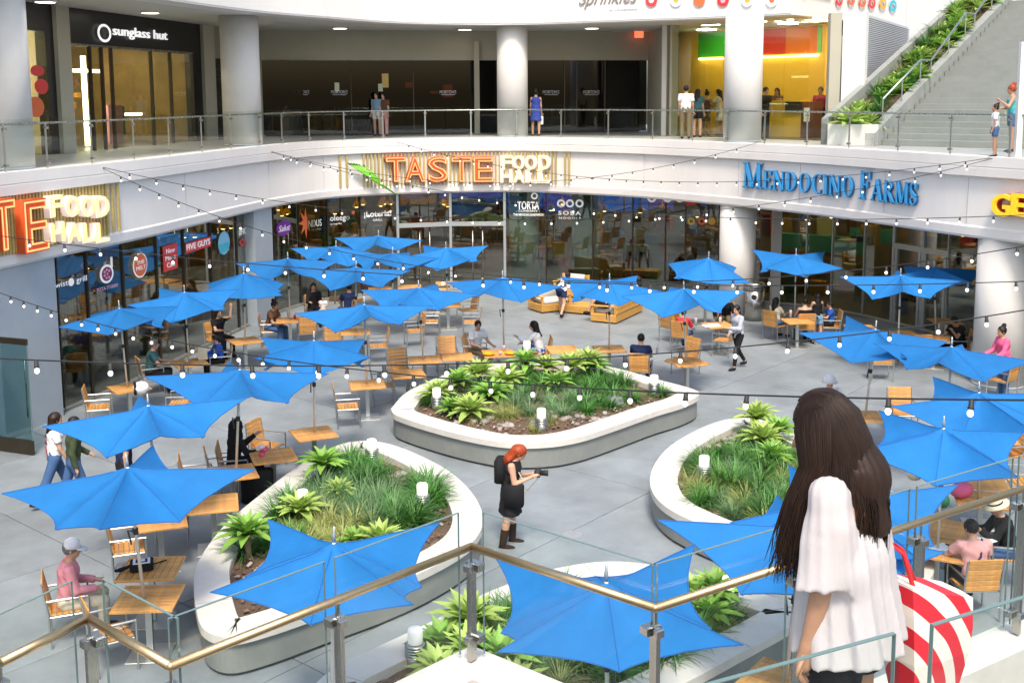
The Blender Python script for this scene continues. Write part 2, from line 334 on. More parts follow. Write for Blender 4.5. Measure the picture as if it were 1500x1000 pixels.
# shopfront glass: panes, mullions
mull=[-60,-10,82,127,180,230,270,310,348,374,402,440,482,530,584,661,740,800,868,926,974,1003,1052,1100,1132,1180,1218,1265,1308,1351,1388,1437,1500,1560]
mp=[hit(GLASSC,x,420)[0] for x in mull]
for a,c,x in zip(mp[:-1],mp[1:],mull):
    if x in(-60,-10): continue
    b=MB(); b.seg(a.xy,c.xy,.06,ZS,.014); bb(b,'glass_pane','glass_store')
for p,x in zip(mp,mull):
    if x<0: continue
    p2,t=hit(GLASSC,x,420); wd=.09 if x in(584,661,740,1308,1351) else .035
    b=MB(); b.box((0,0,ZS/2),(wd,.10,ZS-.01),Matrix.Translation((p2.x,p2.y,0))@rotz(math.atan2(t.y,t.x)))
    bb(b,'mullion','alu' if wd>.05 or x>1100 else 'dark_bronze')
b=MB(); b.sweep(GLASSC,[(-.05,.0),(-.05,.07),(.05,.07),(.05,.0)]); bb(b,'base_rail','alu')
for x0,x1 in((584,661),(661,740),(1308,1351),(1351,1388)):
    a,_=hit(GLASSC,x0,420); c,_=hit(GLASSC,x1,420)
    b=MB(); b.seg(a.xy,c.xy,2.32,2.47,.11); bb(b,'transom','alu')
    m=(a+c)/2; t=(c-a).normalized()
    if x0<700:
        for k in(-.18,.18):
            q=m+t*k; n_=Vector((t.y,-t.x,0)); b=MB(); q=q+n_*.08
            b.tube([(q.x,q.y,.25),(q.x,q.y,2.15)],.018); 
            for zz in(.5,1.9): b.tube([(q.x,q.y,zz),(q.x-n_.x*.08,q.y-n_.y*.08,zz)],.012)
            bb(b,'pull_handle','steel',True)
    else:
        for s in(0,1):
            q=a+(c-a)*(.1+.8*s); b=MB(); b.box((0,0,1.2),(.09,.1,2.25),Matrix.Translation((q.x,q.y,0))@rotz(math.atan2(t.y,t.x))); bb(b,'door_stile','alu')
# piers and lower columns
def pier(C,x0,x1,z0,z1,th,mt,y=420,name='pier',side=1):
    a,_=hit(C,x0,y); c,_=hit(C,x1,y); b=MB(); b.seg(a.xy,c.xy,z0,z1,th,side); return bb(b,name,mt)
PC_=offset(CURVE,.12)
pier(PC_,-60,82,0,ZS,.5,'grey_pier'); pier(PC_,375,401,0,ZS,.5,'grey_pier',400)
def column(x,y,z0,z1,r,nm='column'):
    b=MB(); b.lathe([(r,z0),(r,z1)],40,Matrix.Translation((x,y,0))); bb(b,nm,'column_paint',True)
    c=MB(); c.lathe([(r+.015,z0),(r+.015,z0+.05)],40,Matrix.Translation((x,y,0))); bb(c,'column_foot','grey_pier',True)
for px,r,off in((1079,.56,.62),(1470,.62,.66)):
    p,_=hit(offset(CURVE,off),px,420); column(p.x,p.y,0,ZS,r)
p,_=hit(offset(GLASSC,.8),768,400); column(p.x,p.y,0,ZS,.55)
p,_=hit(offset(GLASSC,.9),858,400); column(p.x,p.y,0,ZS,.5)
p,_=hit(offset(GLASSC,-.3),1136,400); b=MB(); b.box((p.x,p.y,ZS/2),(.28,.28,ZS)); bb(b,'pilaster','column_paint')
# upper level columns, soffit and fascia
for px,r in((3,.62),(356,.58),(751,.55),(1087,.58)):
    p,_=hit(offset(CURVE,r+.12),px,200); column(p.x,p.y,ZF,ZC,r)
UP=[Vector(p) for p in[(-12.9,7),(-12.3,12),(-11.0,18),(-9.9,23.4),(-8.69,28.64),(-7.42,32.84),(-5.78,35.75),(-4.08,38.2),(-1.92,39.35),(.52,39.6),(3.53,38.28),(6.87,36.7)]]
UPC=catmull(UP+[Vector((8.7,35.35))],6)
b=MB(); b.sweep(UPC,[(1.2,ZC+.003),(.0,ZC),(-.0,ZC+.04),(-.02,ZC+.05),(-.02,ZC+4.2),(.4,ZC+4.2)]); bb(b,'upper_fascia','white_panel')
RW=[Vector((8.7,35.35)),Vector((14.75,42.5))]
b=MB(); b.seg(RW[0],RW[1],ZC,ZC+4.2,.35,1); bb(b,'sign_wall','white_panel')
sf=[p+n*.3 for p,n in zip(UPC,normals(UPC))]
b=MB(); b.prism([(p.x,p.y) for p in sf]+[(14.4,42.3),(14,52),(-22,52),(-22,7)],ZC+.002,ZC+.3); bb(b,'upper_soffit','soffit')
# ------ upper shopfronts
W=[Vector(p) for p in[(-14.2,20),(-13.0,25.2),(-11.98,30.49),(-10.38,39.02),(-9.16,42.0),(5.41,44.78),(5.65,40.28),(9.89,34.93)]]
def up(px,y=120): return hit(W,px,y)[0]
def wseg(x0,x1,z0,z1,th,mt,name,off=0,side=1,parent=None):
    a,c=up(x0),up(x1); n_=(c-a).xy.normalized(); n_=Vector((n_.y,-n_.x))*off
    b=MB(); b.seg(a.xy+n_,c.xy+n_,z0,z1,th,side); return bb(b,name,mt)
wseg(-40,22,ZF,ZC,.3,'black_panel','shop_frame'); wseg(70,82,ZF,ZC,.3,'black_panel','shop_frame'); wseg(22,70,ZF+3.2,ZC,.3,'black_panel','shop_frame')
wseg(22,70,ZF+.04,ZF+3.2,.02,'glass_upper','shop_glass')
wseg(82,101,ZF,ZC,.45,'beige_wall','shop_pier',.12); wseg(296,312,ZF,ZC,.45,'beige_wall','shop_pier',.12)
wseg(101,296,ZF+2.95,ZC,.3,'black_panel','shop_header'); wseg(284,296,ZF,ZF+2.95,.3,'black_panel','shop_frame'); wseg(101,104,ZF,ZF+2.95,.3,'black_panel','shop_frame')
wseg(104,284,ZF+2.88,ZF+2.95,.04,'steel','frame_trim',.02)
for x0,x1 in((104,133),(133,150),(164,222),(222,250),(250,282)): wseg(x0,x1,ZF+.03,ZF+2.88,.02,'glass_upper','shop_glass')
for x in(133,150,164,222,250,282):
    q=up(x); b=MB(); b.box((q.x,q.y,ZF+1.45),(.09,.09,2.9)); bb(b,'shop_mullion','dark_bronze')
wseg(312,330,ZF,ZF+2.8,.05,'black_panel','shop_frame'); wseg(312,384,ZF+2.8,ZC,.2,'beige_wall','upper_wall')
a_,b_=W[4],W[5]
q=MB(); q.seg(a_,b_,ZF+2.8,ZC,.25,1); bb(q,'upper_wall','beige_wall')
q=MB(); q.seg(W[3],W[4],ZF,ZC,.25,1); bb(q,'upper_wall','beige_wall')
for x0,x1 in zip((384,470,515,560,606,650,695,772,827,845,886,920),(470,515,560,606,650,695,772,827,845,886,920,947)): wseg(x0,x1,ZF+.05,ZF+2.8,.03,'glass_dark','dark_glass')
for x in(515,606,827,845,886): 
    q=up(x,150); b=MB(); b.box((q.x,q.y,ZF+1.4),(.035,.08,2.8)); bb(b,'shop_mullion','dark_bronze')
q=up(699,150); b=MB(); b.box((q.x,q.y-.15,(ZF+ZC-.4)/2),(.2,.2,ZC-.4-ZF)); bb(b,'shop_post','beige_wall')
q=MB(); q.seg(W[5],W[6],ZF,ZC,.3,1); bb(q,'upper_wall','beige_wall')
q=MB(); q.box((5.45,40.35,ZF+1.95),(.16,.16,3.9)); bb(q,'shop_frame','column_paint')
for x0,x1 in((984,1022),(1022,1031),(1031,1088),(1088,1148),(1148,1207)): wseg(x0,x1,ZF+.05,ZC-.12,.02,'glass_upper','shop_glass')
q=MB(); q.box((9.95,34.95,(ZF+ZC)/2),(.34,.3,ZC-ZF)); bb(q,'shop_frame','beige_wall')
q=MB(); q.seg((10.15,34.75),(10.75,34.45),ZF,ZC-.003,.5,1); bb(q,'white_pier','white_panel')
q=MB(); q.seg((10.8,34.95),(14.8,42.4),ZF,ZC-.003,.2,1); bb(q,'louvre_backing','louvre')
lv=MB(); d=Vector((4.0,7.45)).normalized(); nn=Vector((d.y,-d.x))
for k in range(60):
    z=ZF+.25+k*.06; p0=Vector((10.8,34.95))+nn*.03+d*.25; p1=Vector((14.8,42.4))+nn*.03; lv.seg(p0,p1,z,z+.035,.05)
o=bb(lv,'louvre_slats','louvre'); o['kind']='stuff'
wl=MB(); wl.seg((14.8,42.6),(30,60),ZF,ZC+7,.4,1); wl.build('tall_white_wall','white_panel',label='tall plain white wall behind the planted staircase edge',cat='wall')
# ------ interiors up: mall room boxes with lit walls
def room(C0,depth,z0,z1,mt,fl,name='shop_room'):
    b=MB(); b.sweep(C0,[(depth,z0),(depth,z1)]); bb(b,name,mt); 
    for e in(0,-1):
        n_=normals(C0)[e]; p=C0[e]; b=MB(); b.seg(p+n_*.1,p+n_*depth,z0,z1,.06); bb(b,'shop_side_wall',mt)
    b=MB(); b.sweep(C0,[(0.1,z0+.01),(depth,z0+.01)]); bb(b,'shop_floor',fl)
room([up(22).xy,up(82).xy],4.5,ZF,ZC,'c_cream','int_floor'); room([up(101).xy,up(296).xy],5,ZF,ZC,'int_wall','int_floor'); room([a_+Vector((0,.1)),b_+Vector((-.3,.1))],6,ZF,ZC,'int_dark','int_dark')
SPR=[up(984).xy,up(1208).xy]; SBK=[Vector((6.75,45.6)),Vector((11.4,39.75))]; SB=SBK
for p,q_,mt in((SBK[0],SBK[1],'yellow_wall'),(SBK[1],Vector((10.05,35.3)),'yellow_wall'),(Vector((5.8,40.45)),SBK[0],'c_olive')):
    q=MB(); q.seg(p,q_,ZF,ZC,.08,1); bb(q,'shop_side_wall',mt)
q=MB(); q.prism([(5.8,40.4),(10,35.2),tuple(SBK[1]),tuple(SBK[0])],ZF+.005,ZF+.02); bb(q,'shop_floor','int_floor')
for x_,y_ in((8.3,41.2),(9.6,39.4),(7.4,43),(10.2,38)):
    q=MB(); q.box((0,0,0),(.5,.5,.03),Matrix.Translation((x_,y_,ZC-.03))@rotz(-.9)); bb(q,'ceiling_fill_lamp','room_fill')  # emitting panels added to brighten the yellow shop walls
def spr(x0,x1,z0,z1,mt,name,C=None,th=.04):
    C=C or SB; a,c=hit(C,x0,60)[0],hit(C,x1,60)[0]; b=MB(); b.seg(a.xy,c.xy,z0,z1,th,-1); return bb(b,name,mt)
spr(1024,1070,8.40,ZC-.06,'green_panel','colour_panel'); spr(1070,1114,8.40,ZC-.06,'ltgreen_panel','colour_panel'); spr(1114,1152,8.40,ZC-.06,'redpanel','colour_panel'); spr(1152,1198,8.40,ZC-.06,'orangepanel','colour_panel'); spr(1198,1204,8.40,ZC-.06,'ltgreen_panel','colour_panel')
spr(1115,1200,8.28,8.34,'tube_warm','cove_lamp',th=.1); spr(1026,1060,8.3,8.36,'tube_warm','cove_lamp',th=.1)
SM=[p+n*1.9 for p,n in zip(SPR,normals(SPR))]
spr(1146,1190,ZF,ZF+1.25,'yellow_wall','service_counter',SM,.5); spr(1190,1208,ZF,ZF+1.2,'brown_panel','service_counter',SM,.5); spr(1168,1192,ZF+.85,ZF+1.2,'dark_bronze','counter_display',SM,.56); spr(1197,1203,ZF+.55,ZF+1.0,'sign_white','counter_notice',SM,.6)
dl=MB(); dl.lathe([(.11,0),(.11,-.02)],14); dlm=dl.mesh('downlight','downlight')
for x,dd in((1118,1.2),(1139,1.5),(1157,1.2),(1195,1.2),(1050,1.2),(1178,2.5),(1100,2.4)):
    q=hit([p+n*dd for p,n in zip(SPR,normals(SPR))],x,60)[0]; o=put('downlight',dlm,BL,(q.x,q.y-34,ZC-.01))
# soffit downlights of the walkway
for px,py in((66,2),(220,18),(498,41),(681,43),(867,41),(1037,36)):
    q=G(px,py,ZC); b=MB(); b.lathe([(.30,0),(.27,-.03),(.24,-.035)],22); b.cur=1; b.lathe([(.24,-.036),(.0,-.037)],22,cap=False); o=b.build('ceiling_light',['white_panel','downlight'],BL,True); o.location=(q.x,q.y-34,ZC)
# hut interior: shelves, lamps
def wallbox(px0,px1,z0,z1,dd,th,mt,name): 
    C=[p+n*dd for p,n in zip(W,normals(W))]; a,c=hit(W,px0,120)[0].xy,hit(W,px1,120)[0].xy; n_=(c-a).normalized(); n_=Vector((-n_.y,n_.x))*dd
    b=MB(); b.seg(a+n_,c+n_,z0,z1,th); return bb(b,name,mt)
wallbox(106,131,ZF,ZF+2.85,1.8,.06,'c_cream','shop_partition'); wallbox(108,116,ZF+1.2,ZF+2.4,1.7,.05,'c_black','poster'); wallbox(176,180,ZF+.05,ZF+2.7,1.2,.08,'tube_warm','strip_lamp'); wallbox(150,152,ZF+.05,ZF+2.5,1.0,.04,'tube_warm','strip_lamp')
wallbox(24,62,ZF+2.5,ZF+2.62,1.2,.15,'tube_warm','strip_lamp'); wallbox(58,61,ZF+.4,ZF+2.3,1.5,.06,'tube_warm','strip_lamp'); wallbox(45,48,ZF+.4,ZF+2.3,1.9,.06,'tube_warm','strip_lamp')
wallbox(112,132,ZF,ZF+.95,1.2,.5,'c_cream','shop_counter'); wallbox(116,131,ZF+.1,ZF+.75,.9,.1,'c_black','shop_counter')
for k in range(4): wallbox(176,206,ZF+.4+k*.35,ZF+.44+k*.35,2.6,.3,'c_cream','display_shelf')
for k in range(26):
    x=rnd.uniform(178,240); wallbox(x,x+rnd.uniform(2,5),*(lambda z:(z,z+rnd.uniform(.1,.26)))(ZF+.44+rnd.randrange(5)*.35),2.5,.1,rnd.choice(['c_red','c_cream','c_black','c_yellow','c_brown','c_teal','c_white']),'shelf_goods')
wallbox(199,219,ZF+.05,ZF+1.25,1.0,.1,'c_salmon','display_panel'); wallbox(222,238,ZF+.3,ZF+1.2,1.4,.1,'c_green','display_panel'); wallbox(200,232,ZF+2.25,ZF+2.35,2.0,.2,'tube_warm','strip_lamp'); 
for x_ in(115,140,180,215,255):
    wallbox(x_-5,x_+5,ZC-.55,ZC-.5,2.2,.5,'room_fill','ceiling_fill_lamp')  # unseen panels added under the ceiling to brighten the hut interior
wallbox(30,60,ZC-.55,ZC-.5,2,.5,'room_fill','ceiling_fill_lamp')  # same added fill for the shop at the far left
wallbox(240,258,ZF+.9,ZF+.98,1.4,.3,'lamp_white','display_lamp')
# restaurant interior behind dark glass
for x0,x1,z0,z1,mt in((493,500,7.15,7.5,'lamp_white'),(560,567,7.15,7.45,'lamp_white'),(566,576,7.3,7.85,'lamp_warm'),(602,613,7.3,7.5,'exit_red'),(660,674,6.9,7.4,'exit_red'),(640,652,7.05,7.15,'exit_red')): wallbox(x0,x1,z0,z1,2.2,.06,mt,'wall_lamp')
for x0,x1 in((430,470),(480,512),(618,660),(905,940)): wallbox(x0,x1,ZF,ZF+.95,1.6,.5,'int_wood','dining_table')
# food hall interior lamps, counters, screens
IN=lambda d: offset(GLASSC,d)
def inbox(px0,px1,z0,z1,dd,th,mt,name):
    C=IN(dd); a,c=hit(C,px0,400)[0].xy,hit(C,px1,400)[0].xy; b=MB(); b.seg(a,c,z0,z1,th); return bb(b,name,mt)
for x0,x1,z0,z1,dd,th,mt,nm in((745,795,2.55,3.5,4,.06,'screen_blue','menu_board'),(796,838,2.45,3.5,4,.06,'screen_purple','menu_board'),(880,912,2.5,3.4,4,.06,'screen_blue','menu_board'),(915,948,2.5,3.4,4,.06,'screen_blue','menu_board'),(950,985,2.6,3.4,4,.06,'screen_purple','menu_board'),
  (588,640,2.7,3.5,4.5,.06,'int_wood','menu_board'),(645,735,2.9,3.5,5,.06,'screen_purple','menu_board'),(860,910,.0,1.05,2.2,.6,'int_wood','service_counter'),(912,1045,.0,1.1,3,.6,'int_dark','service_counter'),(912,975,1.1,1.35,3,.5,'leek_dark','counter_planter'),(595,735,0,1.1,4.2,.6,'int_wood','service_counter'),(870,882,1.2,2.9,3.4,.08,'c_yellow','wall_panel'),
  (1110,1180,0,1.0,2.6,.6,'int_wood','service_counter'),(1140,1268,1.42,2.0,3.2,.3,'int_teal','order_counter'),(1245,1310,1.7,2.2,4.5,.3,'int_teal','order_counter'),(1372,1437,.85,1.55,1.2,.25,'int_teal','order_counter'),(1195,1222,1.9,2.6,3.6,.1,'c_cream','wall_panel'),(1240,1256,2.0,2.5,4.4,.06,'c_brown','framed_picture'),(1400,1428,.35,.8,1.0,.05,'int_dark','crate_stack'),
  (85,124,0,1.0,3,.5,'int_wood','service_counter'),(130,228,0,1.0,4,.5,'int_wood','service_counter'),(235,345,0,1.0,4,.5,'int_wood','service_counter'),(410,580,0,1.0,4,.5,'int_wood','service_counter'),(415,440,2.2,3.2,4,.06,'int_dark','menu_board'),(600,640,1.6,2.2,4.4,.06,'brown_panel','wall_panel')): inbox(x0,x1,z0,z1,dd,th,mt,nm)
pl=MB(); pl.lathe([(.02,.55),(.02,.22),(.06,.2),(.17,.0)],14,cap=False); plm=pl.mesh('pendant_shade','c_yellow',True); pb=MB(); pb.ell((0,0,.04),(.10,.10,.09),10); pbm=pb.mesh('pendant_bulb','lamp_warm',True)
for i in range(38):
    C=IN(rnd.choice([1.6,3.0,4.6])); px=rnd.choice([rnd.uniform(90,370),rnd.uniform(405,580),rnd.uniform(590,1050),rnd.uniform(1110,1430)])
    q=hit(C,px,300)[0]; o=put('pendant_lamp',plm,BL,(q.x,q.y-34,2.75+rnd.uniform(-.1,.1))); put('pendant_bulb',pbm,o)
cb=MB(); cb.box((0,0,0),(1.0,.25,.04)); cbm=cb.mesh('ceiling_fill_lamp','lamp_warm')  # lamps of the hall, with more and larger panels added to brighten it
for i in range(40):
    px=90+i*34; 
    if px>1430: break
    q,t=hit(IN(3.6 if i%2 else 2.2),px,300); put('ceiling_fill_lamp',cbm,BL,(q.x,q.y-34,3.5),math.atan2(t.y,t.x))
for i in range(190):                                       # stools, shelves and stock glimpsed in the dim hall
    px=rnd.choice([rnd.uniform(90,370),rnd.uniform(405,575),rnd.uniform(745,1045),rnd.uniform(1115,1430)]); dd=rnd.uniform(1.0,5.5); z=rnd.choice([0,0,1.05,1.7,2.1]); h=rnd.uniform(.15,.8) if z else rnd.uniform(.4,.9)
    q,t=hit(IN(dd),px,400); b=MB(); b.rbox((0,0,z+h/2),(rnd.uniform(.15,.6),.3,h),.01,Matrix.Translation((q.x,q.y,0))@rotz(math.atan2(t.y,t.x))); bb(b,'hall_fitting',rnd.choice(['int_wood','int_dark','c_cream','brown_panel','c_red','c_yellow','frame_steel','int_wall','c_olive','leek_dark','c_blue','c_brown']))
# ------ walkway railing
RC=offset(CURVE,.06)
RL=thing('walkway_railing','long glass railing with steel posts along the upper walkway edge','railing')
posts=[-60,5,67,133,195,247,295,338,380,413,453,504,561,623,690,757,822,891,956,1014,1065,1120,1182,1244,1316,1393,1480,1560]
pp=[hit(RC,x,200)[0] for x in posts]
for p,x in zip(pp,posts):
    b=MB(); b.box((0,0,.48),(.045,.02,.96)); o=b.build('post','frame_steel',RL); t=hit(RC,x,200)[1]; o.location=(p.x,p.y,ZF); o.rotation_euler=(0,0,math.atan2(t.y,t.x))
    for zz in(.12,.86): c=MB(); c.rbox((0,-.02,zz),(.10,.06,.06),.008); c.build('clamp','steel',o)
for a,c in zip(pp[:-1],pp[1:]):
    d=(c-a).xy.normalized()*.035; b=MB(); b.seg(a.xy+d,c.xy-d,ZF+.06,ZF+1.06,.012); b.build('glass_panel','glass_rail',RL)
b=MB(); b.tube([(p.x,p.y,ZF+.96) for p in offset(CURVE,.10)[6:-3]],.024,8); b.build('handrail','steel',RL,True)
# ------ grand staircase with planted edge
ST=put('staircase',None,kind='structure'); st0=Vector((10.57,32.0)); su=Vector((.668,.744)); sv=Vector((.744,-.668))
for k in range(28):
    b=MB(); a=st0+su*(k*.368); b.prism([a,a+sv*9.5,a+sv*9.5+su*.40,a+su*.40],ZF+(k-.6)*.164 if k else ZF,ZF+(k+1)*.164); b.build('step','stair_conc',ST)
SE=thing('stair_planter','sloping concrete planter bed beside the grand staircase','planter')
b=MB(); e0=st0-sv*.02; L=10.3; ex=-sv
def slab(p,q,wd,za,zb,h,mb):
    V=[(p.x,p.y,za-h),(q.x,q.y,zb-h),((q+ex*wd).x,(q+ex*wd).y,zb-h),((p+ex*wd).x,(p+ex*wd).y,za-h)]; V+= [(x,y,z+h) for x,y,z in V]
    mb.add(V,[(0,3,2,1),(4,5,6,7),(0,1,5,4),(1,2,6,5),(2,3,7,6),(3,0,4,7)])
m1=MB(); slab(e0-su*.5,e0+su*L,.28,ZF+.35,ZF+L*.446+.30,1.2,m1); m1.build('stringer','stair_conc',SE)
m2=MB(); slab(e0+ex*1.42-su*.5,e0+ex*1.42+su*L,.2,ZF+.75,ZF+L*.446+.5,1.5,m2); m2.build('outer_kerb','stair_conc',SE)
m3=MB(); slab(e0+ex*.28-su*.4,e0+ex*.28+su*L,1.14,ZF+.28,ZF+L*.446+.24,1.0,m3); m3.build('soil','soil',SE)
m4=MB(); q=e0-su*.5; m4.seg(q,q+ex*1.62,ZF,ZF+.6,.25,-1); m4.build('end_wall','white_wall',SE)
SR=thing('stair_handrail','stepped steel handrail climbing beside the planted stair edge','handrail')
hp=[];z=ZF
for t,dz in((.3,.1),(2.9,1.26),(3.7,1.26),(6.4,2.5),(7.2,2.5),(10.2,3.85)):
    p=e0+ex*.14+su*t; hp.append((p.x,p.y,ZF+.446*t+.25+.92 if t not in(3.7,7.2) else hp[-1][2]))
b=MB(); b.tube(hp,.03,8); b.build('rail','frame_steel',SR,True)
for x,y,z in hp+[tuple((Vector(hp[i])+Vector(hp[i+1]))/2) for i in(0,2,4)]:
    b=MB(); b.tube([(x,y,z-.98),(x,y,z)],.02,6); b.build('baluster','frame_steel',SR)
q=G(1490,231,ZF); b=MB(); b.rbox((0,0,1.3),(.13,.13,2.6)); b.build('white_post','white_panel',loc=(q.x,q.y,ZF),label='slim white post standing at the walkway right of the stairs',cat='post')
# ------ left glass door leaf
DR=thing('glass_door','open glass door leaf with bronze rails and long pull handle by the grey pier','door'); q=G(50,667,0); d=Vector((-.93,.36,0)); e=q+d*1.15
def dseg(t0,t1,z0,z1,th,mt,nm): b=MB(); b.seg((q+d*t0).xy,(q+d*t1).xy,z0,z1,th); b.build(nm,mt,DR)
dseg(0,1.15,.02,.30,.05,'dark_bronze','bottom_rail'); dseg(0,1.15,2.22,2.34,.05,'dark_bronze','top_rail'); dseg(.012,1.15,.30,2.22,.014,'glass_door','glass_pane'); dseg(0,.012,.3,2.22,.02,'glass_edge','pane_edge')
b=MB(); hq=q+d*.16+Vector((d.y,-d.x,0))*-.07; 
if (hq-Vector((0,0,0))).length>q.length: hq=q+d*.16+Vector((d.y,-d.x,0))*.07
b.tube([(hq.x,hq.y,.75),(hq.x,hq.y,1.95)],.016,8)
for zz in(.9,1.8): b.tube([(hq.x,hq.y,zz),((q+d*.16).x,(q+d*.16).y,zz)],.012,6)
b.build('pull_handle','steel',DR,True)
# ---------------------------------------------------------------- planters
def leafpoly(P): 
    P=[Vector(p) for p in P]; return catmull(P+[P[0]],5)[:-1]
def inset(P,d):
    n=len(P);o=[]
    for i in range(n):
        t=(P[(i+1)%n]-P[i-1]).normalized(); o.append(P[i]+Vector((-t.y,t.x))*d)
    return o
def area(P): return sum(P[i-1].x*P[i].y-P[i].x*P[i-1].y for i in range(len(P)))/2
PA=[(-2.54,22.6),(-2.3,24.0),(-1.46,25.6),(-.5,26.5),(.5,26.84),(1.5,26.6),(2.42,26.0),(3.25,24.95),(3.95,24.05),(4.02,23.55),(3.55,22.88),(2.92,22.3),(1.98,21.3),(1.27,20.62),(.62,20.3),(-.15,20.31),(-.93,20.75),(-1.77,21.47),(-2.39,22.15)]
PB=[(-2.83,20.45),(-2.4,20.3),(-1.8,19.7),(-1.09,18.65),(-.64,17.5),(-.47,16.47),(-.6,15.6),(-1.07,14.8),(-1.7,14.1),(-2.39,13.5),(-2.97,13.0),(-3.43,12.75),(-3.8,12.95),(-4.05,13.5),(-4.25,14.12),(-4.42,14.9),(-4.4,16.25),(-4.15,17.56),(-3.76,19.09),(-3.25,20.2)]
PCc=[(1.80-x,y+1.35) for x,y in PB]
PD=[(-2.25,11.55),(-2.05,12.0),(-1.6,12.5),(-.96,13.19),(-.52,13.75),(.04,14.27),(.43,14.58),(1.11,14.85),(1.72,14.82),(2.4,14.45),(3.3,13.78),(3.58,13.4),(3.48,13.05),(2.6,12.25),(1.86,11.6),(1.2,11.1),(.4,10.7),(-.6,10.6),(-1.7,10.9)]
PLN=[('white capped leaf shaped planter in the middle of the plaza with pale agaves',PA),('white capped planter at the left below the large blue umbrella',PB),('white capped planter at the right behind the long haired woman',PCc),('white capped planter at the front below the steel handrail',PD)]
INNER=[]
for lab,Q in PLN:
    Q=leafpoly(Q)
    if area(Q)<0: Q=Q[::-1]
    t=thing('planter',lab,'planter',(sum(p.x for p in Q)/len(Q),sum(p.y for p in Q)/len(Q),0),0,'planters on the plaza'); o=t.location; Lc=[p-o.xy for p in Q]
    I=inset(Lc,.47); n=len(Lc); INNER.append([p+o.xy for p in inset(Lc,.52)])
    def ring(profile,nm,mt,smooth=False):
        b=MB(); rings=[inset(Lc,d) if d else Lc for d,z in profile]; V=[]; 
        for r,(d,z) in zip(rings,profile): V+=[(p.x,p.y,z) for p in r]
        m=len(profile); b.add(V,[(k*n+i,k*n+(i+1)%n,(k+1)*n+(i+1)%n,(k+1)*n+i) for k in range(m-1) for i in range(n)]); b.build(nm,mt,t,smooth)
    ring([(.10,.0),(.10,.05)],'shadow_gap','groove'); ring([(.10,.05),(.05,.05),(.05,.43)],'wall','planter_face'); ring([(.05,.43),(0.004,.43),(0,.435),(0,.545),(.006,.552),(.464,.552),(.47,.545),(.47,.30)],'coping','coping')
    cj=MB()
    for k in range(0,n,max(1,n//9)):
        a,c=Lc[k],I[k]; cj.seg(a*.9995+c*.0005,c,.5525,.5545,.006)
    cj.build('coping_joint','planter_face',t)
    b=MB(); J=inset(Lc,.46); cen=sum(J,Vector((0,0)))/n; V=[];K=6
    for k in range(K+1):
        f=1-k/K
        for p in J: q=cen+(p-cen)*f; V.append((q.x,q.y,.43+.05*(1-f)+rnd.uniform(-.02,.02)))
    b.add(V,[(k*n+i,k*n+(i+1)%n,(k+1)*n+(i+1)%n,(k+1)*n+i) for k in range(K) for i in range(n)]); b.build('soil','soil',t)
def inpoly(p,P):
    c=False
    for i in range(len(P)):
        a,b=P[i-1],P[i]
        if (a.y>p.y)!=(b.y>p.y) and p.x<(b.x-a.x)*(p.y-a.y)/(b.y-a.y)+a.x: c=not c
    return c
# bark mulch: uncountable chips
b=MB()
for I in INNER:
    xs=[p.x for p in I]; ys=[p.y for p in I]
    for k in range(1500):
        p=Vector((rnd.uniform(min(xs),max(xs)),rnd.uniform(min(ys),max(ys))))
        if not inpoly(p,I): continue
        X=Matrix.Translation((p.x,p.y,.47+rnd.uniform(0,.02)))@Euler((rnd.uniform(-.5,.5),rnd.uniform(-.5,.5),rnd.uniform(0,6.3))).to_matrix().to_4x4(); s=rnd.uniform(.02,.05)
        b.cur=rnd.choice([0,0,0,1]); b.box((0,0,0),(s*1.7,s,.012),X)
b.build('bark_mulch',['bark','rock'],kind='stuff')
# ------ plants
def leafmesh(L,wd,droop,mt,n=4,fold=.25):
    b=MB(); V=[];Fs=[]
    for i in range(n+1):
        t=i/n; w_=wd*(.45+.9*t-.0*t)*(1-t**2.2)+.002 if t<1 else .002; w_=wd*max(.04,(math.sin(math.pi*min(1,.18+.82*t))**.8 if t<.98 else .03))
        y=L*t*math.cos(droop*t*.6); z=L*t*math.sin(droop*t*-.6)
        V+=[(-w_/2,y,z+w_*fold),(0,y,z),(w_/2,y,z+w_*fold)]
    for i in range(n): a=i*3; Fs+=[(a,a+1,a+4,a+3),(a+1,a+2,a+5,a+4)]
    b.add(V,Fs); return b.mesh('leaf',mt,True)
LF={'agave':leafmesh(.50,.15,.55,'agave'),'agave_pale':leafmesh(.50,.16,.45,'agave_pale')}
AL=['bright green agave rosette']
stm=MB(); stm.tube([(0,0,-.1),(.02,.01,.1),(0,0,.3)],[.05,.045,.05],7); stmm=stm.mesh('stem','stem',True)
def agave(x,y,z,s,label,kind='agave',stem=0,n=36,group='agave rosettes in the planters'):
    t=thing('agave',label,'plant',(x,y,z),rnd.uniform(0,6),group)
    if stem: o=put('stem',stmm,t,(0,0,0)); o.scale=(s,s,stem/.3)
    for k in range(n):
        f=k/(n-1); el=R_(84-72*f**.9+rnd.uniform(-7,7)); az=k*2.39996+rnd.uniform(-.15,.15)
        o=put('leaf',LF[kind],t,(0,0,stem+.04)); o.rotation_euler=Euler((el,0,az),'XYZ'); q=s*(.75+.35*f)*rnd.uniform(.88,1.1); o.scale=(q,q,q)
    return t
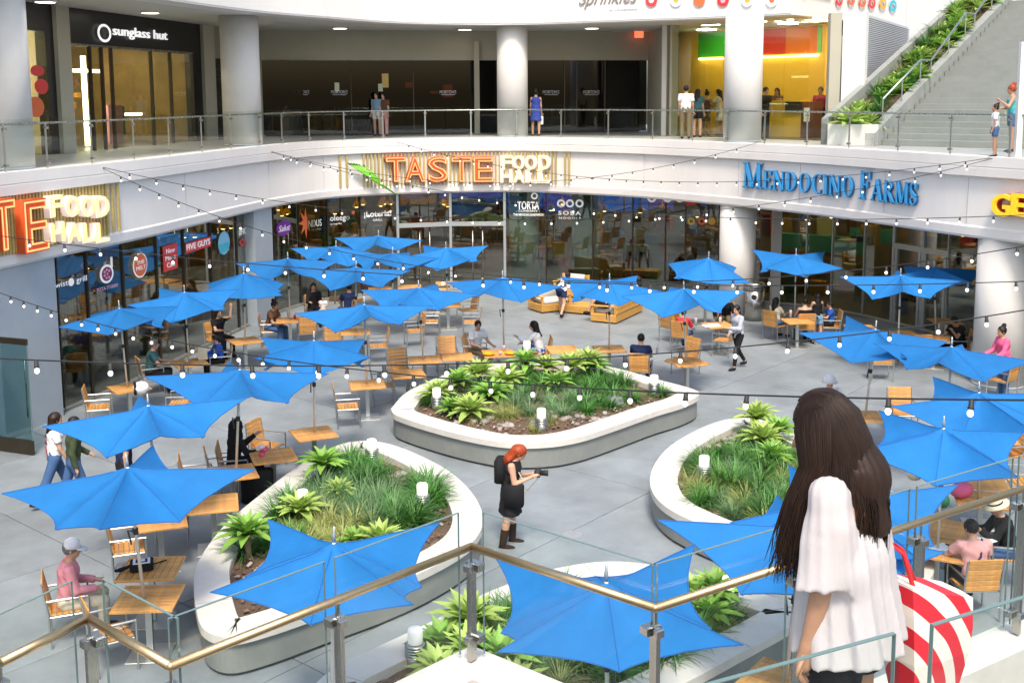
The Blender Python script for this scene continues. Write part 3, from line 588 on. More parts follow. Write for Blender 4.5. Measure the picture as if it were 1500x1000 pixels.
def tuftmesh(n,L,wd,mt,spread,droop):
    b=MB()
    for k in range(n):
        az=rnd.uniform(0,6.283); el=R_(88-rnd.uniform(0,1)**.7*spread); l=L*rnd.uniform(.6,1.1); dx,dy=math.cos(az),math.sin(az); px,py=-dy,dx; r0=rnd.uniform(0,.05); V=[];e=el;x=r0;z=-.02
        for i in range(5):
            w_=wd*(1-(i/4)**1.6)+.001; V+=[(dx*x-px*w_/2,dy*x-py*w_/2,z),(dx*x+px*w_/2,dy*x+py*w_/2,z)]; x+=math.cos(e)*l/4; z+=math.sin(e)*l/4; e-=droop*rnd.uniform(.6,1.3)
        b.add(V,[(i*2,i*2+1,i*2+3,i*2+2) for i in range(4)])
    return b.mesh('grass_clump',mt)
TF={k:[tuftmesh(*a) for _ in range(3)] for k,a in dict(liriope=(130,.56,.022,'liriope',62,.30),festuca=(210,.44,.010,'festuca',75,.22),sedge=(170,.46,.012,'sedge',70,.34)).items()}
TC={'liriope':'dark green strappy','festuca':'fine blue green','sedge':'pale yellow green'}
rk=[]
for s_ in range(3):
    b=MB(); b.ell((0,0,0),(.14,.11,.08),9); b.v=[(x*(1+rnd.uniform(-.15,.15)),y*(1+rnd.uniform(-.15,.15)),z*(1+rnd.uniform(-.2,.2))) for x,y,z in b.v]; rk.append(b.mesh('rock','rock',True))
PN=['the centre planter','the left planter','the right planter','the front planter']
def clock(p,I):
    xs=[q.x for q in I]; ys=[q.y for q in I]; fx=(p.x-min(xs))/(max(xs)-min(xs)); fy=(p.y-min(ys))/(max(ys)-min(ys))
    w1=['far left','left','inner left','centre','inner right','right','far right'][min(6,int(fx*7))]; w2=['frontmost','front','nearer','middle','further','back','backmost'][min(6,int(fy*7))]
    return '%s %s'%(w2,w1)
def nearlbl(p,i): return '%s of %s'%(clock(p,INNER[i]),PN[i])
used=[]
def plant(kind,p,i,s,**k):
    used.append((p,s)); 
    if kind.startswith('agave'): return agave(p.x,p.y,.45,s,('broad pale' if kind=='agave_pale' else 'fresh green')+' agave rosette '+('on a stem ' if k.get('stem',0)>.18 else '')+nearlbl(p,i),kind,**k)
    o=put('grass_clump',rnd.choice(TF[kind]),None,(p.x,p.y,.44),rnd.uniform(0,6),('small ' if s<.85 else 'large ' if s>1.1 else '')+TC[kind]+' grass clump '+nearlbl(p,i),'plant','grass clumps in the planters'); o.scale=(s,s,s*rnd.uniform(.9,1.1)); return o
# agaves placed from the photograph: (px,py of the heart, planter, size, kind, stem)
for px,py,i,s,k,stm_ in((640,572,0,.95,'agave_pale',.1),(664,590,0,.9,'agave',.05),(690,595,0,1.05,'agave_pale',.1),(672,555,0,1.0,'agave',.12),(702,545,0,1.05,'agave_pale',.15),(720,572,0,1.05,'agave',.1),(742,552,0,1.0,'agave_pale',.12),(770,535,0,1.05,'agave',.25),(838,540,0,1.05,'agave_pale',.25),(862,535,0,1.0,'agave_pale',.28),(885,530,0,.95,'agave',.2),(815,555,0,.9,'agave',.1),(800,535,0,.9,'agave_pale',.15),
   (473,687,1,.95,'agave',.28),(440,740,1,.9,'agave_pale',.12),(497,708,1,.7,'agave_pale',.05),(362,795,1,.95,'agave',.32),(556,780,1,.9,'agave_pale',.05),(520,775,1,.7,'agave',.0),
   (1104,612,2,1.0,'agave_pale',.3),(1118,640,2,1.0,'agave_pale',.15),(1132,662,2,.95,'agave',.1),(1140,625,2,.9,'agave',.2),(1308,682,2,.95,'agave_pale',.15),(1290,700,2,.8,'agave',.05),
   (672,905,3,1.05,'agave_pale',.15),(648,930,3,.95,'agave',.05),(690,945,3,1.0,'agave_pale',.05),(735,955,3,1.0,'agave',.1),(645,965,3,.9,'agave_pale',0),(1018,868,3,.95,'agave_pale',.1),(1038,885,3,.95,'agave',.05),(1068,862,3,.9,'agave',.2),(755,985,3,.9,'agave_pale',0)):
    q=G(px,py,.7); p=q.xy
    if not inpoly(p,INNER[i]): 
        c=sum(INNER[i],Vector((0,0)))/len(INNER[i])
        for f in(.1,.2,.3,.4,.5):
            if inpoly(p+(c-p)*f,INNER[i]): p=p+(c-p)*f; break
    plant(k,p,i,s,stem=stm_)
# grass clumps: drifts by species
def drift(kind,i,px,py,n,r,s=1.0):
    c=G(px,py,.5).xy
    for _ in range(n*6):
        if n<=0: break
        p=c+Vector((rnd.gauss(0,r),rnd.gauss(0,r)))
        if not inpoly(p,INNER[i]) or any((p-q).length<(.19 if z<2 else 0)*z*.9 for q,z in used): continue
        plant(kind,p,i,s*rnd.uniform(.75,1.15)); n-=1
for a in(('liriope',0,790,560,7,.5),('liriope',0,905,560,8,.55),('liriope',0,860,565,6,.4),('festuca',0,780,590,7,.35),('festuca',0,835,585,6,.4),('festuca',0,800,605,4,.3),('sedge',0,735,605,8,.3,.9),('liriope',0,875,590,5,.3),('sedge',0,810,618,3,.25,.7),('liriope',0,700,575,4,.4),('liriope',0,640,590,3,.3),
   ('liriope',1,520,690,8,.4,1.1),('liriope',1,540,700,4,.25,1.1),('festuca',1,540,748,10,.4,1.15),('festuca',1,500,735,8,.4,1.1),('festuca',1,565,728,3,.2,1.0),('liriope',1,590,760,5,.25,1.1),('liriope',1,640,722,6,.25,1.1),('sedge',1,470,770,8,.4,1.1),('festuca',1,480,715,6,.4,1.1),('liriope',1,420,740,4,.25),('liriope',1,385,790,5,.2),('sedge',1,530,770,7,.4),
   ('liriope',2,1070,672,9,.5,1.1),('liriope',2,1030,690,3,.2),('festuca',2,1080,700,6,.3),('sedge',2,1045,715,7,.35),('liriope',2,1100,730,9,.4,1.15),('festuca',2,1065,740,6,.3),('sedge',2,1110,700,6,.4),('liriope',2,1130,690,6,.4),('sedge',2,1090,750,4,.2),('liriope',2,1200,700,8,.5),('festuca',2,1250,740,6,.5),
   ('liriope',3,855,985,6,.3,1.1),('festuca',3,800,975,6,.4),('sedge',3,830,960,4,.3),('liriope',3,1000,970,6,.3),('sedge',3,1050,940,7,.3,.9),('sedge',3,1010,985,6,.25),('liriope',3,720,930,4,.25),('liriope',3,770,970,3,.2),('festuca',3,940,960,6,.35),('liriope',3,760,905,6,.35),('festuca',3,1080,915,4,.2)): drift(*a)
# loose rocks
for px,py,i,n,mt in((900,588,0,1,'grey_rock'),(700,610,0,14,'rock'),(850,612,0,16,'rock'),(760,622,0,10,'rock'),(630,690,1,14,'rock'),(600,670,1,9,'rock'),(640,700,1,8,'rock'),(1035,650,2,14,'rock'),(1005,690,2,10,'rock'),(1090,645,2,8,'rock'),(1010,720,2,8,'rock')):
    for k in range(n):
        p=G(px,py,.5).xy+(Vector((rnd.gauss(0,.4),rnd.gauss(0,.3))) if n>1 else Vector((0,0)))
        if not inpoly(p,INNER[i]): continue
        me=rk[k%3]
        if n==1: me=me.copy(); me.materials[0]=M[mt]
        o=put('rock',me,None,(p.x,p.y,.47),rnd.uniform(0,6),('large smooth blue grey rock ' if n==1 else 'small brown rock on the mulch ')+nearlbl(p,i),'rock','rocks in the planters'); s=2.0 if n==1 else rnd.uniform(.3,.8); o.scale=(s,s,s)
# stair edge plants
for k in range(64):
    t=rnd.uniform(.0,10); u=rnd.uniform(.42,1.3); p=e0+ex*u+su*t; z=ZF+.446*t+.27
    if k%3: agave(p.x,p.y,z,rnd.uniform(.85,1.35),'spiky green agave %s in the %s stretch of the stair planter'%(['by the steps','in the middle','by the white wall'][min(2,int((u-.42)*3.4))],['lowest','second','third','fourth','fifth','sixth','seventh','eighth','ninth','topmost'][min(9,int(t))]),rnd.choice(['agave','agave_pale']),.1,18,'agaves in the stair planter')
    else: o=put('grass_clump',rnd.choice(TF['liriope']+TF['sedge']),None,(p.x,p.y,z),rnd.uniform(0,6),'grass clump %s in the %s stretch of the stair planter'%(['by the steps','in the middle','by the white wall'][min(2,int((u-.42)*3.4))],['lowest','second','third','fourth','fifth','sixth','seventh','eighth','ninth','topmost'][min(9,int(t))]),'plant','grass clumps in the stair planter'); o.scale=(1.5,1.5,1.5)
p=e0-su*.25+ex*.85; agave(p.x,p.y,ZF+.5,1.5,'large pale spiky agave at the foot of the stair planter','agave_pale',.05,30,'agaves in the stair planter')
# ------ bollard lights
b=MB(); b.lathe([(.11,-.05),(.11,.10),(.09,.12),(.09,.24)],18); b2=MB()
for k in range(5): b2.lathe([(.105,.10+k*.03),(.125,.107+k*.03),(.125,.117+k*.03),(.09,.122+k*.03)],18)
bm0=b.mesh('base','frame_steel',True); bm1=b2.mesh('louvre_ring','frame_steel',True); b=MB(); b.lathe([(.085,.25),(.088,.255),(.088,.39),(.078,.41),(0,.415)],18); bm2=b.mesh('lantern','lantern',True)
for px,py,lab in((640,598,'at the left tip of the centre planter'),(793,630,'at the front tip of the centre planter'),(958,578,'at the right tip of the centre planter'),(545,678,'at the back tip of the left planter'),(444,757,'on the left side of the left planter'),(619,747,'on the right side of the left planter'),(1031,704,'on the left side of the right planter'),(609,972,'at the left tip of the front planter'),(1067,892,'at the right tip of the front planter'),(772,525,'at the back tip of the centre planter')):
    q=G(px,py,.45); t=thing('bollard_light','short ribbed bollard light with white lantern '+lab,'light',(q.x,q.y,.44),0,'bollard lights in the planters'); put('base',bm0,t); put('louvre_ring',bm1,t)
    me=bm2
    if px==609: me=bm2.copy(); me.materials[0]=M['sign_white']
    put('lantern',me,t); t.scale=(1,1,1.1)
# ---------------------------------------------------------------- umbrellas
def canopy(dome=0,seed=0):
    r=random.Random(seed); nA=64;nR=9; tips=[]
    for k in range(8):
        lng=k%2==0; rr=(1.47 if lng else .98)*r.uniform(.98,1.02); z=(-.07-dome if lng else -.41-dome*.35)+r.uniform(-.08,.08); tips.append((Vector((math.cos(k*math.pi/4)*rr,math.sin(k*math.pi/4)*rr)),z))
    B=[]
    for k in range(8):
        (a,za),(c,zc)=tips[k],tips[(k+1)%8]; m=(a+c)/2*.69
        for j in range(8):
            t=j/8; p=a*(1-t)**2+m*2*t*(1-t)+c*t*t; B.append((p,za*(1-t)+zc*t+.05*math.sin(math.pi*t)*-1))
    V=[(0,0,.05)];Fs=[]
    for i in range(1,nR+1):
        f=i/nR
        for kk,(p,z) in enumerate(B):
            a_=kk%8/8; rip=math.sin(math.pi*a_)**2*(.03*math.sin(3.1*kk+seed*2)+.02*math.sin(f*11+kk*.8+seed))*f*(1.15-f)
            V.append((p.x*f,p.y*f,.05*max(0,1-f*6)+z*f**1.25-.05*math.sin(math.pi*a_)*f*(1-f)*2+rip))
    for k in range(nA): Fs.append((0,1+k,1+(k+1)%nA))
    for i in range(nR-1):
        for k in range(nA): a=1+i*nA+k;c=1+i*nA+(k+1)%nA; Fs.append((a,a+nA,c+nA,c))
    b=MB(); b.add(V,Fs); me=b.mesh('canopy','blue_canvas',True)
    sh=me.attributes.new('sharp_edge','BOOLEAN','EDGE')
    for e in me.edges:
        i,j=e.vertices; ki=(i-1)%nA if i else None; kj=(j-1)%nA if j else None
        if (ki is None or ki%8==0) and (kj is None or kj%8==0) and (ki is None or kj is None or ki==kj): sh.data[e.index].value=True
    CANV[id(me)]=[[V[1+i*nA+k*8] for i in range(nR)] for k in range(8)]+[[V[1+(nR-1)*nA+k] for k in range(nA)]+[V[1+(nR-1)*nA]]]
    return me,tips
CANV={}
CAN=[canopy(0,1),canopy(0.06,2),canopy(.28,3),canopy(-.05,4),canopy(.10,5),canopy(.03,6)]
def umb_proto(k):
    me,tips=CAN[k]; t=thing('patio_umbrella','u','umbrella',group='blue star shaped umbrellas over the tables')
    cn=put('canopy',me,t,(0,0,2.45))
    for k_,L in enumerate(CANV[id(me)]):
        b=MB(); b.tube([(x,y,z+.002) for x,y,z in L],.0055 if k_<8 else .007,4); b.build('seam' if k_<8 else 'hem','blue_seam',cn)
    b=MB(); b.tube([(0,0,.7),(0,0,2.5)],.021,10); b.build('pole','pole_metal',t,True)
    b=MB(); b.lathe([(.02,2.5),(.02,2.58),(.013,2.6),(.013,2.66),(0,2.67)],8); b.build('finial','alu',t,True)
    for p,z in tips:
        b=MB(); q=p*.97; b.tube([(0,0,2.44),(q.x*.5,q.y*.5,2.41+z*.42),(q.x,q.y,2.435+z)],.009,5); b.build('rib','steel',t)
    b=MB(); b.lathe([(.05,2.40),(.05,2.46)],10); b.build('hub','plastic_black',t); b=MB(); b.lathe([(.035,1.62),(.035,1.70)],8); b.tube([(.03,0,1.66),(.09,0,1.68),(.06,.03,1.5)],.012,5); b.build('crank','plastic_black',t)
    bpy.context.view_layer.update(); return t
UP_=[umb_proto(k) for k in range(6)]; uu=set()
def umbrella(px,py,tx,ty,label,k=0,tilt=(0,0)):
    if k!=2: k=KS[len(UMB)%5]
    c=G(px,py,2.47); q=G(tx,ty,2.4); rz=math.atan2(q.y-c.y,q.x-c.x); 
    if k in uu: o=dup(UP_[k],label='l')
    else: o=UP_[k]; uu.add(k)
    o.location=(c.x,c.y,0); o.rotation_euler=(R_(tilt[0]),R_(tilt[1]),rz); q_=rnd.uniform(.93,1.03); o.scale=(q_,q_,1); o['label']=label; UMB.append((c.x,c.y)); return o
UMB=[]; KS=[0,3,1,5,4]
for a in ((475,805,660,757,'large blue umbrella spread over the left planter, nearest on the left',0),(893,857,1100,946,'blue umbrella over the front planter, right behind the steel handrail corner',1),(1150,772,942,777,'blue umbrella left of the long haired woman with its tip over the walkway',0),(1255,725,1435,716,'blue umbrella mostly hidden behind the head of the long haired woman',1),
 (1382,626,1283,593,'blue umbrella right of the long haired woman\'s head above the clipboard table',0),(1445,572,1335,583,'blue umbrella at the right picture edge behind the clipboard table',1),(1393,512,1413,491,'blue umbrella beside the pink dressed woman near the black topped bins',0),(1268,482,1220,461,'blue umbrella right of the four people group, in front of the sandwich shop glass',1),(1320,403,1240,404,'blue umbrella in front of the sandwich shop door, upper right',0),(1378,392,1323,382,'blue umbrella furthest right by the sandwich shop glass',1),
 (1167,372,1100,368,'blue umbrella over the family table left of the sandwich shop door',0),(1032,378,962,394,'pyramid shaped blue umbrella in front of the white lower column',2),(1008,424,930,430,'blue umbrella over the children in yellow and red',0),(893,410,805,405,'blue umbrella behind the teak sofa',1),(738,408,650,408,'blue umbrella with its pole at the table of the white shirt couple',0),(620,422,528,423,'blue umbrella left of the couple\'s umbrella with its pole on the empty centre tables',1),(535,449,443,458,'blue umbrella with a high back tip over the left middle tables',0),(455,502,360,491,'wide blue umbrella left of the centre planter over its leftmost empty table',1),(335,545,204,563,'blue umbrella whose pole meets the table of the black hooded person',0),
 (183,453,92,472,'leftmost blue umbrella below the pizza sign',1),(273,426,190,441,'blue umbrella below the red square cafe sign',0),(355,402,280,419,'pyramid shaped blue umbrella below the light blue disc sign',2),(422,380,358,386,'blue umbrella below the purple sign by the second pier',0),(518,392,445,398,'blue umbrella right of the second pier, in front of two others',1),(487,361,415,363,'small far blue umbrella at the left of the back row',0),(555,346,480,350,'furthest blue umbrella below the white loteria lettering',1),(573,372,500,373,'far blue umbrella in the middle of the back row',0),(655,363,727,360,'far blue umbrella in front of the glass entrance doors',1),(226,597,75,621,'blue umbrella above the walking pair at the left',0),(207,682,48,697,'near left blue umbrella beside the man in the white cap',1)): umbrella(*a,tilt=(rnd.uniform(-4.5,4.5),rnd.uniform(-4.5,4.5)))
# ---------------------------------------------------------------- tables
tb=thing('cafe_table','t','table',group='square teak cafe tables'); TS=.76
b=MB(); b.rbox((0,0,0),(TS-.06,.083,.022),.004); tsl=b.mesh('slat','teak')
for k in range(8): put('slat',tsl,tb,(0,-.315+k*.09,.738))
b=MB()
for s in(-1,1): b.rbox((s*(TS/2-.018),0,.735),(.036,TS,.03),.004); b.rbox((0,s*(TS/2-.006),.735),(TS-.075,.012,.03),.003)
b.build('top_frame','teak',tb)
b=MB(); b.rbox((0,0,.375),(.08,.08,.70),.004); b.box((0,0,.718),(.4,.05,.012)); b.box((0,0,.706),(.05,.4,.012)); b.build('leg','frame_steel',tb)
b=MB(); b.rbox((0,0,.008),(.52,.52,.014),.003); b.build('base_plate','alu',tb)
bpy.context.view_layer.update()
TBL=[]
def table(px,py,label,rot=None,first=[1]):
    c=G(px,py,.745)
    rz=R_(rot) if rot is not None else R_(rnd.choice([-2,3,88,92,-40])) 
    for u in UMB:
        if (Vector(u)-c.xy).length<.7: c.x,c.y=u
    o=tb if first[0] else dup(tb,label='l'); first[0]=0
    o.location=(c.x,c.y,0); o.rotation_euler=(0,0,rz); o['label']=label; TBL.append((c.xy,label)); return o
for a in ((222,886,'front left slatted table with umbrella pole, by the glass rail',4),(221,832,'slatted table carrying the black and white bag',94),(246,780,'slatted table with a pole behind the bag table',20),(312,737,'empty slatted table left of the large left umbrella\'s planter',15),(350,697,'table with umbrella pole in front of the black hooded person',22),(400,667,'table with pink flowers beside the black hooded person',20),(449,641,'empty table with pole left behind the left planter',25),(549,571,'empty table with thin pole left of the centre planter tip',12),(597,547,'table right behind the leftmost centre planter table',14),(640,534,'table with umbrella pole at the back left of the centre planter',10),(670,522,'table directly left of the couple in white',8),(730,517,'table with orange trays between the couple in white',8),(824,511,'empty table right of the couple in white',10),(888,519,'narrow seen empty table left of the man in navy',6),(978,523,'table in front of the seated man in navy',12),(1010,537,'empty table with pole right of the man in navy',28),(1052,476,'table of the two children, spread with papers',10),(525,490,'table in front of the chair left of the centre walkway',10),(655,447,'table with two chairs behind the blue umbrellas left of the sofas',8),(430,470,'long table with drinks by the second pier',10),(280,533,'table with a paper bag by the left glass',30),(190,577,'table with a white handbag near the left grey pier',35),(352,503,'table by the left glass under the pyramid umbrella',32),(1368,496,'table of the person in black at the right',-20),(1168,470,'table of the family of four',5),(1278,618,'table behind the woman\'s head at the right',-5),(1438,704,'table with pole behind the pink bag at the right',-12),(1398,776,'table between the straw hat man and the railing',-30),(1356,806,'clipboard table of the man in salmon',-28),(1143,952,'low seen table with pole left of the woman\'s elbow',-38),(1425,735,'table holding the pink bag at the right',-15),(1262,480,'table below the umbrella right of the family',0),(1320,488,'table by the sandwich shop door',0),(1385,470,'table furthest right by the sandwich shop',0),(1033,440,'table in front of the white lower column',0),(897,470,'table hidden behind the teak sofa',0),(500,437,'table of the group with the baby',8),(560,425,'table behind the group with the baby',8),(600,420,'far table left of the entrance doors',5),(655,415,'far table in front of the entrance doors',5),(640,425,'second far table in front of the entrance doors',5),(1455,640,'table at the right edge under the umbrella',-10),(1395,600,'table under the umbrella beside the pink dressed woman',-10)):
    if a[0] in(897,): continue
    table(*a)
# ---------------------------------------------------------------- chairs
ch=thing('teak_armchair','c','chair',group='teak and steel armchairs')
b=MB(); b.rbox((0,0,0),(.46,.062,.02),.004); css=b.mesh('seat_slat','teak'); b=MB(); b.rbox((0,0,0),(.46,.018,.072),.004); cbs=b.mesh('back_slat','teak')
for k in range(6): put('seat_slat',css,ch,(0,-.19+k*.072,.435))
for k in range(6):
    o=put('back_slat',cbs,ch,(0,-.225-k*.016,.475+k*.079)); o.rotation_euler=(R_(11),0,0)
for s in(-1,1):
    b=MB(); b.tube([(s*.255,.23,0),(s*.255,.23,.63),(s*.255,.19,.65)],.0145,6); b.build('front_leg','frame_steel',ch)
    b=MB(); b.tube([(s*.255,-.24,0),(s*.255,-.25,.45),(s*.25,-.315,.88)],.0145,6); b.build('rear_leg','frame_steel',ch)
    b=MB(); b.tube([(s*.255,.23,.64),(s*.255,-.27,.64)],.016,6); b.build('armrest','frame_steel',ch)
b=MB(); b.tube([(-.255,.2,.418),(.255,.2,.418)],.013,6); b.tube([(-.255,-.2,.418),(.255,-.2,.418)],.013,6); b.tube([(-.25,.2,.418),(-.25,-.24,.418)],.013,6); b.tube([(.25,.2,.418),(.25,-.24,.418)],.013,6); b.build('seat_frame','frame_steel',ch)
bpy.context.view_layer.update()
def chair(px,py,rz,label,first=[1]):
    c=G(px,py,.44); o=ch if first[0] else dup(ch,label='l'); first[0]=0
    o.location=(c.x,c.y,0); o.rotation_euler=(0,0,R_(rz)); o['label']=label; return c,rz
CH={}
for k,px,py,rz,lab in (('a',510,594,-78,'lone empty teak armchair left of the pole table, nearest the centre planter tip'),('b',562,563,-80,'teak armchair at the second table left of the centre planter'),('c',586,541,-160,'teak armchair with its slatted back behind the pole table, facing the planter'),('d',655,522,-172,'teak armchair left of the couple, its back to the plaza'),('man',697,516,-100,'teak armchair of the man in the white tee'),('wom',790,518,95,'teak armchair of the woman in the white blouse'),('e',606,484,105,'teak armchair below the blue umbrellas, angled left toward a table'),('f',553,506,100,'teak armchair with its arms above the string lights, left middle'),('g',450,486,15,'teak armchair with its back to us at the long table by the pier'),('h',684,453,115,'teak armchair at the right of the table left of the sofas'),('i',690,471,90,'teak armchair in the open left of the sofas'),('j',632,470,-90,'teak armchair seen edge on left of the sofas'),('navy',938,541,-15,'teak armchair of the man in navy'),('k',1004,523,130,'teak armchair facing the man in navy'),('yel',984,478,-50,'teak armchair of the child in yellow'),('red',1000,492,-30,'teak armchair of the child in red'),('l',1060,497,60,'empty teak armchair behind the walking woman'),('f1',1136,476,-50,'teak armchair of the girl in the family of four'),('f2',1178,480,0,'teak armchair with its back to us in the family of four'),('f3',1215,477,85,'teak armchair of the boy in blue'),('m',1290,530,-5,'teak armchair seen from behind below the right umbrellas'),('sal',1426,854,4,'teak armchair of the man in salmon'),('hat',1475,812,75,'teak armchair of the man in the straw hat'),('n',1495,704,80,'teak armchair at the right edge beside the pole table'),('o',1472,664,100,'teak armchair behind the right umbrella tip'),('cap',102,886,-68,'teak armchair of the man in the white cap'),('p',190,800,-70,'empty teak armchair with slatted seat behind the bag table'),('q',252,756,-75,'teak armchair half hidden below the near left umbrella'),('r',328,692,-72,'empty teak armchair beside the black hooded person'),('s',392,652,-112,'empty teak armchair facing the pink flower table'),('blk',345,684,-80,'teak armchair of the black hooded person'),('t',290,704,-75,'teak armchair showing only its back top behind the near left umbrella'),('u',146,595,-75,'empty teak armchair by the left glass and grey pier'),('v',263,590,95,'teak armchair behind the left middle umbrella tip'),('teal',222,549,-60,'teak armchair of the man in teal'),('kid',322,531,105,'teak armchair of the child with the paper bag'),('w',396,483,-80,'teak armchair at the left of the long table by the pier'),('x',488,500,10,'teak armchair with only the top of its back above the umbrella'),('y',165,925,-58,'teak armchair behind the glass rail corner at the front left'),('z',1405,508,80,'teak armchair of the person in black at the right'),('pk',1468,555,40,'teak armchair of the woman in pink'),('aa',1322,604,175,'teak armchair behind the right umbrella, only its back top showing'),('bb',625,448,-85,'teak armchair left of the table near the sofas'),('cc',1345,512,0,'teak armchair at the near side of the black clothed person\'s table'),('bk',1062,468,165,'teak armchair of the person in black at the children\'s table'),('dd',460,455,-160,'teak armchair of the person holding the baby'),('ee',512,458,60,'teak armchair of the seated person in navy at the left middle')): CH[k]=chair(px,py,rz,lab)
# ---------------------------------------------------------------- signs on the fascia
FC=offset(CURVE,.0)
def slats(C,px0,px1,n,z0,z1,par,lift=.05):
    b=MB(); b.box((0,0,0),(.055,.05,z1-z0)); me=b.mesh('slat','gold_slat')
    for k in range(n):
        p,t=hit(C,px0+(px1-px0)*k/(n-1),250); nn=Vector((t.y,-t.x,0)); o=put('slat',me,par); o.location=(p.x+nn.x*lift,p.y+nn.y*lift,(z0+z1)/2); o.rotation_euler=(0,0,math.atan2(t.y,t.x))
def letters(s,C,xs,w_,yc,hh,par,name,face,neon=None,depth=.10,lift=.12,bold=.012,nr=.018):
    for chx,x in zip(s,xs):
        if chx==' ': continue
        p,t=hit(C,x,yc); dd=p.y
        me=text_mesh(chx,extrude=1,offset_=bold); sx=w_*dd/F/max(me['w'],.01) if w_ else None
        hM=hh*dd/F; 
        if sx is None: sx=hM/me['h']
        if chx in'I|': sx=hM/me['h']*.9
        me.materials.clear(); me.materials.append(M[face]); nn=Vector((t.y,-t.x,0))
        a=(hit(C,x+w_/2 if w_ else x+5,yc)[0]-hit(C,x-w_/2 if w_ else x-5,yc)[0]); k=Vector((a.x,a.y,0)).length
        if w_: sx=k/max(me['w'],.01)*(.55 if chx in'I|' else 1)
        o=put(name,me,par); o.matrix_world=face_matrix(p+nn*lift,t,sx,hM/me['h'],depth)
        if neon:
            m2=text_mesh(chx,outline=nr/ (hM/me['h'])); m2.materials.clear(); m2.materials.append(M[neon]); q=put('neon_outline',m2,o); q.matrix_world=face_matrix(p+nn*(lift+depth+.02),t,sx*.94,hM/me['h']*.94,1)
TS1=thing('food_hall_sign','glowing orange TASTE and white FOOD HALL lettering on gold slats over the doors','sign')
slats(FC,497,507,2,3.9,4.98,TS1); slats(FC,532,815,52,3.86,5.0,TS1); slats(FC,829,835,2,3.9,4.98,TS1)
letters('TASTE',FC,[577,606,640,675,708],30,248,37,TS1,'letter','taste_face','neon')
letters('FOOD',FC,[742,761,780,800],17,238,21,TS1,'small_letter','fh_face','neon_gold',.08,bold=.03,nr=.007); letters('HALL',FC,[742,762,781,799],17,258,20,TS1,'small_letter','fh_face','neon_gold',.08,bold=.03,nr=.007)
LK=thing('leek_bunch','bunch of bright green stalks mounted on the slats left of the orange lettering','ornament'); p0,t=hit(FC,520,243); p1,_=hit(FC,566,278); nn=Vector((t.y,-t.x,0))
for k in range(7):
    f=(k-3)*.055; t=Vector((t.x,t.y,0)); q0=p0+nn*.22+Vector((t.x*f*1.6,t.y*f*1.6,-.2*f+rnd.uniform(-.04,.08))); q1=p1+nn*.22+Vector((-t.x*f*1.8,-t.y*f*1.8,f*1.1)); m=(q0+q1)/2+nn*.06+(t*f*.3)
    b=MB(); b.tube([q0,m,q1],[.022,.035,.022],7); b.cur=1; b.tube([q0+(q0-q1)*.06,q0],[.03,.024],7); b.build('stalk',['leek','leek_dark'],LK,True)
TS2=thing('food_hall_sign','left end of a second glowing TASTE FOOD HALL sign cut by the picture edge','sign')
slats(FC,-60,150,44,3.84,5.02,TS2); slats(FC,152,168,3,3.88,5.0,TS2); letters('STE',FC,[-62,-12,36],36,330,78,TS2,'letter','taste_face','neon',.16)
letters('FOOD',FC,[70,94,117,138],21,302,32,TS2,'small_letter','fh_face','neon_gold',.1,bold=.03,nr=.008); letters('HALL',FC,[72,96,118,138],21,340,30,TS2,'small_letter','fh_face','neon_gold',.1,bold=.03,nr=.008)
# serif lettering for the sandwich shop
def S(p,q,w_): return ('s',p,q,w_)
def A(cx,cy,rx,ry,a0,a1,w0,w1): return ('a',cx,cy,rx,ry,a0,a1,w0,w1)
def serif(x,y,w_=.28): return ('h',x,y,w_)
GL={'M':(.95,[S((.1,0),(.12,1),.06),S((.12,1),(.47,.02),.17),S((.47,.02),(.82,1),.06),S((.84,0),(.82,1),.17),serif(.1,0),serif(.84,0,.34),serif(.08,.96,.26),serif(.86,.96,.26)]),
'E':(.66,[S((.18,0),(.18,1),.17),S((.1,.03),(.62,.03),.06),S((.1,.97),(.6,.97),.06),S((.2,.5),(.46,.5),.06),S((.61,0),(.63,.25),.05),S((.59,.76),(.6,1),.05),S((.47,.38),(.47,.62),.05)]),
'N':(.86,[S((.14,0),(.14,1),.06),S((.12,1),(.72,0),.18),S((.74,0),(.74,1),.06),serif(.14,0),serif(.76,.96),serif(.06,.96,.2)]),
'D':(.84,[S((.18,0),(.18,1),.17),A(.3,.5,.43,.47,-90,90,.06,.19),S((.08,.03),(.32,.03),.06),S((.08,.97),(.32,.97),.06)]),
'O':(.9,[A(.45,.5,.37,.47,-90,90,.06,.18),A(.45,.5,.37,.47,90,270,.06,.18)]),'C':(.8,[A(.47,.5,.37,.47,75,285,.06,.18),S((.66,.68),(.68,.99),.06),S((.67,.03),(.69,.24),.05)]),
'I':(.4,[S((.2,0),(.2,1),.17),serif(.2,0,.32),serif(.2,.96,.32)]),'F':(.64,[S((.18,0),(.18,1),.17),S((.08,.97),(.6,.97),.06),S((.2,.52),(.46,.52),.06),S((.59,.72),(.6,1),.05),S((.47,.4),(.47,.64),.05),serif(.18,0,.34)]),
'A':(.86,[S((.1,0),(.42,1),.06),S((.42,1),(.74,0),.18),S((.22,.34),(.6,.34),.06),serif(.1,0,.24),serif(.75,0,.34)]),'R':(.84,[S((.18,0),(.18,1),.17),A(.34,.74,.26,.23,-90,90,.06,.16),S((.1,.97),(.36,.97),.06),S((.2,.5),(.36,.5),.06),S((.36,.5),(.74,0),.17),serif(.18,0,.34),serif(.76,0,.2)]),
'S':(.62,[A(.32,.735,.21,.235,20,200,.06,.09),A(.32,.265,.22,.245,-160,20,.06,.09),S((.13,.64),(.52,.36),.17),S((.52,.72),(.53,.96),.05),S((.1,.04),(.11,.3),.05)])}
